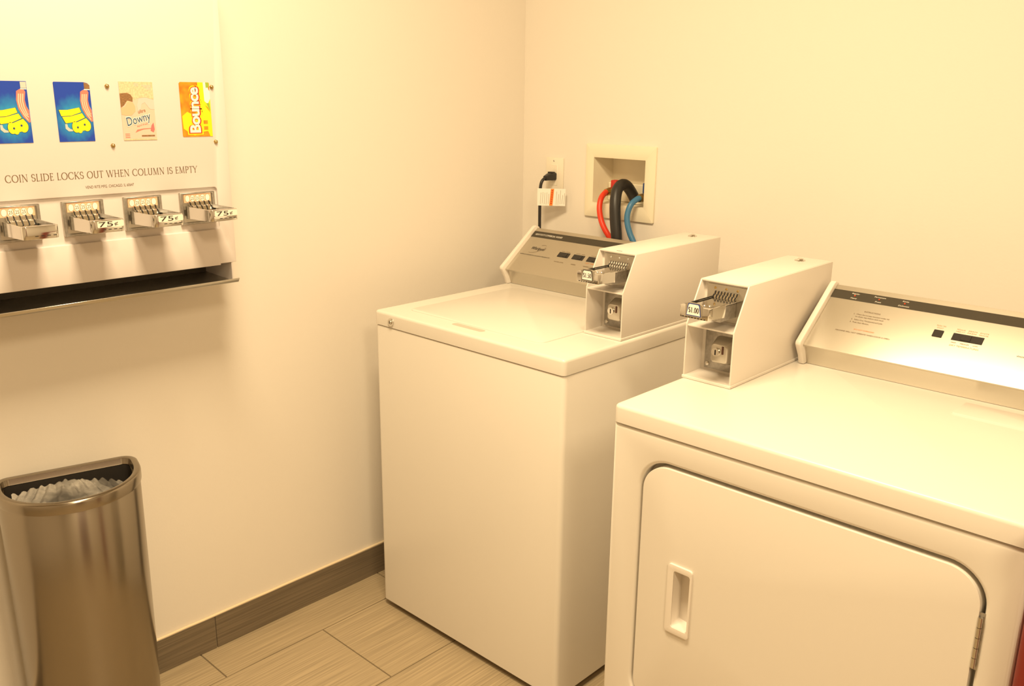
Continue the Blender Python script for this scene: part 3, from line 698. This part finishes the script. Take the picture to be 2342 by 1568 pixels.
# picture labels of the four products
def label_card(y0, y1, z0, z1, pts, material, lab):
    bm = flat(B(), MV, pts, 0.0010, 0.0008); return obj('product_label', bm, material, vm, lab)
def blue_pack(y0, notch):
    y1, z0, z1 = y0 + 0.0705, 1.3855, 1.5020
    w, h = y1 - y0, z1 - z0
    P = lambda u, v: (y0 + u * w, z0 + v * h)
    pts = [P(0, 0), P(1, 0), P(1, .95), P(.94, .985), P(.84, 1), P(.02, 1), P(0, .985)] if notch else [P(0, 0), P(1, 0), P(1, 1), P(0, 1)]
    c = label_card(y0, y1, z0, z1, pts, M_BLUEP, 'blue detergent picture label with yellow letters')
    def art(n, q, m, d): return obj(n, flat(B(), MV, [P(*p) for p in q], d), m, c)
    edge = [(.80, .87), (.90, .88), (.95, .83), (.91, .70), (.93, .60), (.985, .53), (.99, .34), (.95, .33), (.82, .42), (.72, .55), (.69, .70), (.72, .84)]
    art('coral_ribbon', edge, M_CORAL, 0.0014)
    for k_ in range(3):
        o = 0.055 * k_
        art('ribbon_line', [(.755 + o, .80), (.785 + o, .80), (.755 + o, .68), (.775 + o, .58), (.86 + o * .8, .46), (.945 + o * .3, .375 + o), (.935 + o * .3, .355 + o), (.835 + o * .8, .45), (.745 + o, .58), (.725 + o, .68)], M_PEACH, 0.0016)
    out = lambda q, e=.012: [(sum(p[0] for p in q) / len(q) + (p[0] - sum(p[0] for p in q) / len(q)) * (1 + e * 4), sum(p[1] for p in q) / len(q) + (p[1] - sum(p[1] for p in q) / len(q)) * (1 + e * 4)) for p in q]
    bar1 = [(.07, .535), (.30, .535), (.64, .575), (.68, .495), (.38, .435), (.12, .43)]
    bar2 = [(.14, .42), (.36, .425), (.70, .48), (.77, .405), (.50, .335), (.22, .31)]
    bee = [(.80, .395), (.52, .325)] + ell(.50, .25, .115, .10, 8, 110, 290) + ell(.60, .20, .07, .06, 4, 250, 340) + ell(.80, .265, .115, .095, 8, 235, 405)
    for q in (bar1, bar2, bee):
        art('letter_outline', out(q), M_NAVYT, 0.0014); art('yellow_letter', q, M_YEL, 0.0017)
    art('letter_eye', ell(.54, .24, .028, .018, 10), M_NAVYT, 0.0020); art('letter_eye', ell(.74, .285, .028, .018, 10), M_NAVYT, 0.0020)
    art('white_swirl', [(.20, .30), (.26, .295), (.27, .25), (.33, .215), (.45, .195), (.38, .175), (.28, .175), (.20, .22)], M_GREYC, 0.0014)
    if notch: art('corner_patch', [(.84, .995), (.94, .98), (.995, .95), (.995, .89), (.84, .89)], M_HAIR, 0.0014)
    else: art('corner_patch', [(.84, .99), (.99, .99), (.99, .89), (.84, .89)], M_GREYC, 0.0014)
    art('corner_strip', [(.83, .885), (.99, .885), (.99, .868), (.83, .868)], M_PAPER, 0.0015)
blue_pack(-1.6640, False); blue_pack(-1.5438, True)
# pink fabric-softener label
y0, y1, z0, z1 = -1.4135, -1.3412, 1.3850, 1.5048
w, h = y1 - y0, z1 - z0
Pp = lambda u, v: (y0 + u * w, z0 + v * h)
c = label_card(y0, y1, z0, z1, [Pp(0, 0), Pp(1, 0), Pp(1, 1), Pp(0, 1)], M_PINK, 'pale pink fabric softener picture label')
def artp(n, q, m, d): return obj(n, flat(B(), MV, [Pp(*p) for p in q], d), m, c)
artp('tan_blanket', [(0, .60), (.3, .66), (.5, .72), (.75, .74), (1, .70), (1, 1), (0, 1)], M_TAN, 0.0012)
artp('brown_hair', [(0, .56), (.10, .60), (.20, .68), (.36, .66), (.37, .73), (.32, .78), (.22, .81), (.0, .80)], M_HAIR, 0.0014)
artp('skin_tone', [(0, .44), (.15, .425), (.30, .43), (.42, .50), (.42, .58), (.36, .655), (.22, .66), (.12, .58), (0, .555)], M_SKIN, 0.0013)
artp('grey_cloth', [(.50, .50), (.58, .53), (.62, .62), (.72, .65), (.84, .55), (.88, .53), (1, .53), (1, .69), (.78, .73), (.55, .72), (.48, .60)], M_GREYC, 0.0013)
artp('rose_flower', [(.82, .16), (.86, .25), (.93, .30), (.95, .18), (.91, .13)], M_ROSE, 0.0014)
artp('rose_stem', [(.36, .13), (.42, .18), (.62, .20), (.84, .205), (.84, .195), (.62, .185), (.46, .155)], M_CORAL, 0.0013)
artp('gold_edge', [(0.01, 0), (1, 0), (1, .022), (0.01, .022)], M_TAN, 0.0013)
def tilt(u, v, deg):
    a = math.radians(deg); o = MV @ Vector((*Pp(u, v), 0)); return frame(o, (0, math.cos(a), math.sin(a)), (0, -math.sin(a), math.cos(a)))
text('lettering', 'Downy', tilt(.14, .24, 14), 0, 0.0545, 0, 0.0185, M_PAPER, c, 0.1, 0.0016, 1.0, 0.05)
text('lettering', 'Downy', tilt(.14, .24, 14), 0.0008, 0.0537, 0.0006, 0.0175, M_NAVYT, c, 0.1, 0.0020)
text('lettering', 'ultra', tilt(.50, .46, 14), 0, 0.0165, 0, 0.0070, M_HAIR, c, 0.1, 0.0018)
text('lettering', 'April Fresh', tilt(.42, .225, 14), 0, 0.0260, 0, 0.0034, M_CORAL, c, 0.1, 0.0016)
for i in range(3):
    artp('print_line', [(.05, .115 - .03 * i), (.19, .115 - .03 * i), (.19, .105 - .03 * i), (.05, .105 - .03 * i)], M_CORAL, 0.0014)
for i in range(4):
    artp('print_line', [(.66 + .05 * i, .945 - .025 * i), (.95, .945 - .025 * i), (.95, .935 - .025 * i), (.66 + .05 * i, .935 - .025 * i)], M_GREYC, 0.0014)
for i in range(3):
    artp('print_line', [(.44, .975 - .02 * i), (.57, .975 - .02 * i), (.57, .967 - .02 * i), (.44, .967 - .02 * i)], M_GREYC, 0.0014)
artp('print_line', [(.54, .085), (.94, .085), (.94, .06), (.54, .06)], M_HAIR, 0.0014)
# orange dryer-sheet label
y0, y1, z0, z1 = -1.2812, -1.2100, 1.3890, 1.5062
w, h = y1 - y0, z1 - z0
c = label_card(y0, y1, z0, z1, [Pp(*p) for p in ((.02, 0), (1, 0), (1, .985), (.98, 1), (.04, 1), (0, .975), (0, .02))], M_PORG, 'orange and yellow dryer sheet picture label')
artp('yellow_burst', [(.02, .38), (.20, .46), (.40, .40), (.60, .50), (.72, .66), (1, .42), (1, .0), (.92, .0), (.85, .10), (.60, .08), (.40, .02), (.25, .06), (.04, .15)], M_YEL, 0.0012)
artp('yellow_side', [(.60, 1), (.80, 1), (1, .78), (1, .42), (.90, .54), (.72, .62), (.62, .76)], M_YEL, 0.0013)
artp('white_flash', [(.79, 1), (.90, 1), (.97, .86), (1, .84), (1, .70), (.90, .60), (.80, .66)], M_PAPER, 0.0014)
artp('green_corner', [(.87, 1), (.98, 1), (.98, .91), (.88, .90)], M_GREEN, 0.0015)
artp('green_lines', [(.86, .62), (.96, .62), (.985, .47), (.95, .49)], M_GREEN, 0.0015)
for k_ in range(3):
    artp('orange_square', [(.72, .30 - .11 * k_), (.86, .30 - .11 * k_), (.86, .235 - .11 * k_), (.72, .235 - .11 * k_)], M_PORG, 0.0014)
MB_ = frame(MV @ Vector((*Pp(.60, .07), 0)), (0, 0, 1), (0, -1, 0))
text('lettering', 'Bounce', MB_, -0.004, 0.103, -0.003, 0.0315, M_YEL, c, 0.0, 0.0016, 0.92, 0.075)
text('lettering', 'Bounce', MB_, -0.0015, 0.1005, -0.0008, 0.0275, M_REDT, c, 0.0, 0.0019, 0.92, 0.06)
text('lettering', 'Bounce', MB_, 0.0005, 0.0985, 0.0010, 0.0240, M_PAPER, c, 0.0, 0.0022, 0.92, 0.03)

# four coin slides
for i, y in enumerate((-1.6405, -1.5135, -1.3865, -1.2595)):
    M = Matrix.Translation((VX - 0.0062, y, 1.2375)) @ Matrix.Rotation(math.pi / 2, 4, 'Z')
    lab = ['chrome coin slide without a price label, first from the left', 'chrome coin slide marked 75 cents, second from the left', 'chrome coin slide marked 75 cents, third from the left', 'chrome coin slide marked 75 cents, nearest the right edge'][i]
    bm = bbox(-0.042, 0.042, -0.0052, 0.0, -0.043, 0.0285, 0.001, 1)
    sl = smesh('coin_slide', bm, M_SATIN, M, vm, lab)
    fr = plate([(-0.042, -0.043), (0.042, -0.043), (0.042, 0.0285), (-0.042, 0.0285)], [[(-0.036, -0.038), (0.036, -0.038), (0.036, 0.0255), (-0.036, 0.0255)]], 'y', -0.0052, -0.0085)
    bevel(fr, 0.0008, 1, 40); smesh('face_frame', fr, M_GALV, M, sl)
    smesh('coin_strip', bbox(-0.0325, 0.0325, -0.0066, -0.005, 0.0065, 0.0250), M_COINS, M, sl, 'orange strip with coin outlines')
    Fm = M @ frame((0, -0.0066, 0), (1, 0, 0), (0, 0, 1))
    for j in range(5):
        u = -0.0245 + 0.0122 * j
        obj('coin_outline', flat(B(), Fm, ell(u, 0.0155, 0.0057, 0.0078, 18), 0.0003), M_GALV, sl)
        obj('coin_disc', flat(B(), Fm, ell(u, 0.0155, 0.0051, 0.0072, 18), 0.0005), M_OVAL, sl)
        if 0 < j < 4: text('lettering', '25', Fm, u - 0.0036, u + 0.0036, 0.0122, 0.0068, M_INKB, sl, 0, 0.0008)
    M2 = M @ Matrix.Translation((0, -0.0056, 0))
    fins(5, -0.0200, 0.0260, M2 @ Matrix.Translation((0, 0, -0.004)), sl, 1.1, 0.012)
    tray(0.113, 0.0322, M2, sl, 0.108, 0.029, 0.0075)
    obj('slide_body', (lambda b_: (b_.transform(M2), b_)[1])(bbox(-0.0295, 0.0295, -0.104, 0.0, -0.024, -0.0105, 0.001, 1)), M_GALV, sl)
    bm = B(); box(bm, 0.0262, 0.0290, -0.108, -0.016, -0.006, 0.0012); smesh('guide_edge', bm, M_GALV, M2, sl)
    if i > 0:
        Ff = M2 @ frame((0, -0.119, 0), (1, 0, 0), (0, 0, 1))
        pl = obj('price_plate', flat(B(), Ff, rrect(-0.0240 + 0.002 * (i == 1), 0.0300, -0.0140, -0.0015, 0.002, 3), 0.0006, 0.0006), M_OVAL, sl, 'price plate reading 75 cents')
        text('lettering', '75', Ff, -0.0195, 0.0085, -0.0125, 0.0100, M_INK, sl, 0, 0.0010)
        text('lettering', '\u00a2', Ff, 0.0115, 0.0185, -0.0105, 0.0068, M_INK, sl, 0, 0.0010)
    Ff = M2 @ frame((0, -0.119, 0), (1, 0, 0), (0, 0, 1))
    for j in range(4):
        obj('notch', flat(B(), Ff, quad(-0.012 + 0.011 * j, -0.006 + 0.011 * j, -0.0192, -0.0180), 0.0005), M_DARK, sl)

# ------------------------------------------------------------------ wall outlet, power cord
ot = root('wall_outlet', (0.143, 0, 1.178), 'ivory wall outlet cover on the back wall behind the washer', 'outlet')
obj('cover_plate', bbox(0.1066, 0.1796, -0.0055, -0.0003, 1.178, 1.2919, 0.002, 2), M_IVORY, ot, smooth=40)
obj('receptacle', bbox(0.1225, 0.1565, -0.0068, -0.004, 1.2030, 1.2700, 0.0008, 1), M_IVORY, ot, smooth=40)
obj('screw', dome(B(), (0.1400, -0.0055, 1.2815), (0, -1, 0), 0.003, 0.001, 10, 2), M_GALV, ot)
pc = root('power_cord', (0.143, -0.03, 1.233), 'black power cord with plug and white warning tag hanging from the outlet', 'power cord')
bm = B()
vsr = []
for yy, hw_, hh_, zc in ((-0.007, 0.0125, 0.0125, 1.2320), (-0.022, 0.0125, 0.0125, 1.2320), (-0.034, 0.0105, 0.0105, 1.2310), (-0.050, 0.0075, 0.0075, 1.2280)):
    vsr.append([bm.verts.new((0.1415 + px, yy, zc + pz)) for px, pz in rrect(-hw_, hw_, -hh_, hh_, hw_ * 0.45, 3)])
for r0, r1 in zip(vsr, vsr[1:]):
    for i in range(len(r0)): bm.faces.new((r0[i], r0[(i + 1) % len(r0)], r1[(i + 1) % len(r0)], r1[i]))
bm.faces.new(vsr[0]); bm.faces.new(vsr[-1])
pg = obj('plug', bm, M_RUBBER, pc, smooth=50)
obj('plug_rib', bbox(0.131, 0.152, -0.026, -0.012, 1.2425, 1.2475, 0.0015, 2), M_RUBBER, pg, smooth=40)
path = catmull([(0.1415, -0.046, 1.2285), (0.1400, -0.060, 1.222), (0.1385, -0.067, 1.205), (0.1375, -0.068, 1.170), (0.1375, -0.068, 1.120), (0.1385, -0.068, 1.060), (0.1400, -0.066, 0.960), (0.1420, -0.064, 0.700)], 6)
obj('cord', tube(B(), path, 0.0050, 12), M_RUBBER, pc, smooth=60)
T0 = Vector((0.1398, -0.0744, 0)); TU = Vector((0.80, 0.60, 0)).normalized()
MT = frame((T0.x, T0.y, 0), TU, (0, 0, 1))
TW, TZ0, TZ1 = 0.0850, 1.1420, 1.1970
bm = B(); flat(bm, MT, quad(-0.006, TW, TZ0, TZ1), 0.0004, 0.0008)
tg = obj('warning_tag', bm, M_PAPER, pc, 'white warning tag with an orange stripe')
obj('orange_stripe', flat(B(), MT, [(0.0330, TZ0 + 0.0005), (0.0435, TZ0 + 0.0005), (0.0480, TZ1 - 0.0005), (0.0375, TZ1 - 0.0005)], 0.0008), M_ORANGE, tg)
random.seed(11)
for i in range(13):
    u = 0.003 + 0.0064 * i
    if 0.029 < u < 0.050: continue
    a, b = TZ0 + 0.003 + random.random() * 0.004, TZ1 - 0.004 - random.random() * 0.016
    obj('print_line', flat(B(), MT, [(u, a), (u + 0.0012, a), (u + 0.0012 + 0.002, b), (u + 0.002, b)], 0.0007), mat('grey_ink', (0.45, 0.38, 0.30), 0.7), tg)
for i in range(7):
    zz = TZ0 + 0.006 + i * 0.0068
    obj('stripe_mark', flat(B(), MT, quad(0.0365 + 0.0006 * i, 0.0415 + 0.0006 * i, zz, zz + 0.0038), 0.0011), M_REDT, tg)

# ------------------------------------------------------------------ washer outlet box with valves, hoses
ob = root('washer_outlet_box', (0.4075, 0, 1.118), 'recessed cream plastic washer hookup box in the back wall', 'hookup box')
bm = plate(rrect(0.2755, 0.5395, 1.1175, 1.3435, 0.003, 3), [rrect(0.3065, 0.5025, 1.1615, 1.3025, 0.002, 3)], 'y', -0.0075, -0.0004)
bevel(bm, 0.002, 2, 40, lambda e: all(v.co.y < -0.007 for v in e.verts)); obj('frame', bm, M_CREAM, ob, smooth=45)
bm = B()
f_ = [bm.verts.new((x, -0.002, z)) for x, z in ((0.3065, 1.1615), (0.5025, 1.1615), (0.5025, 1.3025), (0.3065, 1.3025))]
b_ = [bm.verts.new((x, 0.082, z)) for x, z in ((0.3155, 1.1645), (0.4960, 1.1645), (0.4960, 1.2960), (0.3155, 1.2960))]
for i in range(4): bm.faces.new((f_[i], f_[(i + 1) % 4], b_[(i + 1) % 4], b_[i]))
bm.faces.new(b_); obj('cavity', bm, M_CREAM, ob)
bm = B(); box(bm, 0.3155, 0.4960, 0.060, 0.0815, 1.1646, 1.2220); bevel(bm, 0.002, 1); obj('inner_step', bm, M_CREAM, ob)
def valve(x, z, y, hm, hd, hz):
    bm = B(); cyl(bm, (x, 0.081, z), (x, y, z), 0.0085, 0.0085, 14); cyl(bm, (x, y + 0.018, z), (x, y - 0.002, z), 0.0125, 0.0125, 6)
    cyl(bm, (x, 0.050, z), (x, 0.050, z - 0.034), 0.008, 0.008, 12)
    v = obj('valve', bm, M_BRASS, ob, 'brass water valve', smooth=35)
    obj('valve_handle', bbox(x - 0.011 + hd, x + 0.011 + hd, 0.030, 0.052, z + 0.010, z + hz, 0.003, 2), hm, v, smooth=40)
valve(0.3560, 1.1985, 0.012, M_REDH, 0.002, 0.034)
valve(0.4865, 1.1898, -0.003, M_BLUEH, -0.006, 0.042)
bm = B(); cyl(bm, (0.4380, 0.048, 1.1648), (0.4380, 0.048, 1.172), 0.021, 0.021, 24); obj('drain_collar', bm, M_CREAM, ob, smooth=40)

def hose(name, pts, r, m, label, coll=None):
    h = root(name, pts[0], label, 'hose')
    obj('hose_tube', tube(B(), catmull(pts, 8), r, 16), m, h, smooth=60)
    if coll:
        p, q, cr = coll
        bm = B(); cyl(bm, p, q, cr, cr * 0.9, 10); obj('coupling', bm, M_BRASS, h, 'brass hose coupling', smooth=35)
hose('supply_hose', [(0.3558, 0.008, 1.1983), (0.3563, -0.008, 1.1953), (0.3624, -0.035, 1.1815), (0.3686, -0.05, 1.1535), (0.38, -0.056, 1.1213), (0.3965, -0.058, 1.0934), (0.4160, -0.052, 1.0640), (0.4280, -0.042, 1.0380), (0.4380, -0.038, 0.994), (0.4420, -0.036, 0.88)],
     0.0088, M_RED, 'red water supply hose dropping from the hookup box behind the washer', ((0.3558, 0.016, 1.1985), (0.3561, -0.004, 1.1965), 0.0125))
hose('drain_hose', [(0.4680, -0.066, 0.88), (0.4640, -0.068, 0.9421), (0.4577, -0.07, 0.9963), (0.4538, -0.07, 1.07), (0.4428, -0.066, 1.1284), (0.4344, -0.058, 1.1734), (0.4255, -0.04, 1.2097), (0.4226, -0.015, 1.2251), (0.4226, 0.01, 1.2222), (0.426, 0.032, 1.2022), (0.4335, 0.046, 1.1762), (0.4375, 0.048, 1.166)],
     0.0172, M_RUBBER, 'thick black drain hose arching out of the hookup box')
hose('supply_hose', [(0.4868, -0.002, 1.1898), (0.4844, -0.018, 1.1866), (0.4801, -0.04, 1.1721), (0.4774, -0.052, 1.1439), (0.4827, -0.057, 1.1158), (0.4948, -0.058, 1.0867), (0.5092, -0.058, 1.0618), (0.5232, -0.058, 1.0169), (0.5300, -0.060, 0.88)],
     0.0088, M_BLUE, 'blue water supply hose dropping from the hookup box behind the washer', ((0.4866, 0.012, 1.1900), (0.4862, -0.008, 1.1888), 0.0135))

# ------------------------------------------------------------------ half-round stainless waste bin
CB = Vector((0.0910, -1.4470, 0)); CE = Vector((0.244, 0.970, 0)).normalized(); CN = Vector((CE.y, -CE.x, 0))
HW, DEP, UC = 0.1470, 0.2100, -0.1400
ZR = 0.665
def outline(off):
    """D-shaped outline shrunk inwards by off, in local (u, n)"""
    hw, n0, d = HW - off, 0.055, DEP - off
    pts = []
    for k_ in range(41):
        a = math.radians(180 * k_ / 40); pts.append((hw * math.cos(a), n0 + (d - n0) * math.sin(a) ** 0.92))
    rc = 0.034
    r = max(0.004, rc - off)
    nb = off
    for k_ in range(9):
        a = math.radians(180 + 90 * k_ / 8); pts.append((-hw + r + r * math.cos(a), nb + r + r * math.sin(a)))
    for k_ in range(9):
        a = math.radians(270 + 90 * k_ / 8); pts.append((hw - r + r * math.cos(a), nb + r + r * math.sin(a)))
    return pts
def cpt(u, n, z): return CB + CE * (UC + u) + CN * n + Vector((0, 0, z))
def loft(levels, cap0=True, cap1=False):
    bm = B(); rings = []
    for off, z in levels: rings.append([bm.verts.new(cpt(u, n, z)) for u, n in outline(off)])
    for r0, r1 in zip(rings, rings[1:]):
        for i in range(len(r0)): bm.faces.new((r0[i], r0[(i + 1) % len(r0)], r1[(i + 1) % len(r0)], r1[i]))
    if cap0: bm.faces.new(rings[0])
    if cap1: bm.faces.new(rings[-1])
    return bm
cen = cpt(0, 0.1, 0)
wb = root('waste_bin', (cen.x, cen.y, 0), 'half-round brushed stainless steel waste bin against the left wall', 'waste bin')
obj('body', loft([(0.0105, 0.012), (0.0065, 0.20), (0.0045, 0.40), (0.0030, ZR - 0.022), (0.0045, ZR - 0.020)]), M_STEEL, wb, smooth=50)
obj('base_ring', loft([(0.0095, 0.0005), (0.0085, 0.004), (0.0085, 0.020), (0.0105, 0.022)]), M_RUBBER, wb, smooth=50)
obj('rim', loft([(0.0030, ZR - 0.026), (0.0005, ZR - 0.0255), (0.0, ZR - 0.022), (0.0, ZR - 0.006), (0.0012, ZR - 0.002), (0.0040, ZR), (0.0120, ZR - 0.0003), (0.0145, ZR - 0.0015), (0.0170, ZR - 0.012), (0.0180, ZR - 0.015), (0.0190, ZR - 0.014)], False), M_STEEL, wb, 'rolled steel rim', smooth=40)
obj('inner_bucket', loft([(0.0300, 0.03), (0.0184, ZR - 0.0155)]), M_BLACK, wb, 'dark inner bucket', smooth=50)
# clear plastic liner bunched up inside the opening
random.seed(5)
bm = B(); NU, NV = 90, 40; grid = []
def rid(u, n):
    r = 0.0
    for i in range(10):
        a, b, fq, ph = RD[i]; r += abs(math.sin(u / (0.09 + 0.55 * n) * fq * 0.12 + b * n * 30 + ph)) ** 0.8
    return r / 10
RD = []
for i in range(26):
    a = random.gauss(0, 1); b = random.gauss(0, 0.22); l = math.hypot(a, b); RD.append((a / l, b / l, random.uniform(40, 210), random.uniform(0, 6)))
for i in range(NU + 1):
    row = []; u = -0.115 + 0.230 * i / NU
    nmax = 0.055 + (DEP - 0.030 - 0.055) * math.sqrt(max(0, 1 - (u / 0.1185) ** 2)) ** 0.92
    for j in range(NV + 1):
        n = 0.030 + (nmax - 0.030) * j / NV
        r_ = rid(u, n)
        hgt = ZR - 0.024 + 0.010 * math.exp(-((u + 0.020) / 0.060) ** 2) + 0.026 * (r_ - 0.66) - 0.020 * max(0.0, (u - 0.045) / 0.07) - 0.030 * max(0.0, 1 - (n - 0.030) / 0.022)
        hgt = min(hgt, ZR - 0.0085)
        row.append(bm.verts.new(cpt(u, n, hgt)))
    grid.append(row)
for i in range(NU):
    for j in range(NV): bm.faces.new((grid[i][j], grid[i + 1][j], grid[i + 1][j + 1], grid[i][j + 1]))
tag(obj('bin_liner', bm, M_FILM, None, smooth=75, org=(cen.x, cen.y, ZR - 0.07)), 'clear plastic liner bunched inside the stainless bin', 'bin liner')

# ------------------------------------------------------------------ dark red bin beside the dryer (a sliver shows at the frame edge)
hp = root('laundry_bin', (2.02, -0.79, 0), 'dark red plastic bin at the right edge beside the dryer', 'bin')
def hl(off, z): return [(p[0], p[1], z) for p in rrect(1.8440 + off, 2.20 - off, -0.985 + off, -0.60 - off, 0.02, 5)]
def hloft(levels, cap=True):
    bm = B(); rings = [[bm.verts.new(p) for p in hl(o_, z)] for o_, z in levels]
    for r0, r1 in zip(rings, rings[1:]):
        for i in range(len(r0)): bm.faces.new((r0[i], r0[(i + 1) % len(r0)], r1[(i + 1) % len(r0)], r1[i]))
    if cap: bm.faces.new(rings[0])
    return bm
obj('body', hloft([(0.010, 0.001), (0.004, 0.05), (0.002, 0.92), (0.006, 0.92), (0.012, 0.06)]), M_HAMPER, hp, smooth=40)
obj('rim', hloft([(0.002, 0.900), (0.0, 0.902), (0.0, 0.926), (0.002, 0.929), (0.010, 0.929), (0.011, 0.920)], False), M_HAMPER, hp, smooth=40)
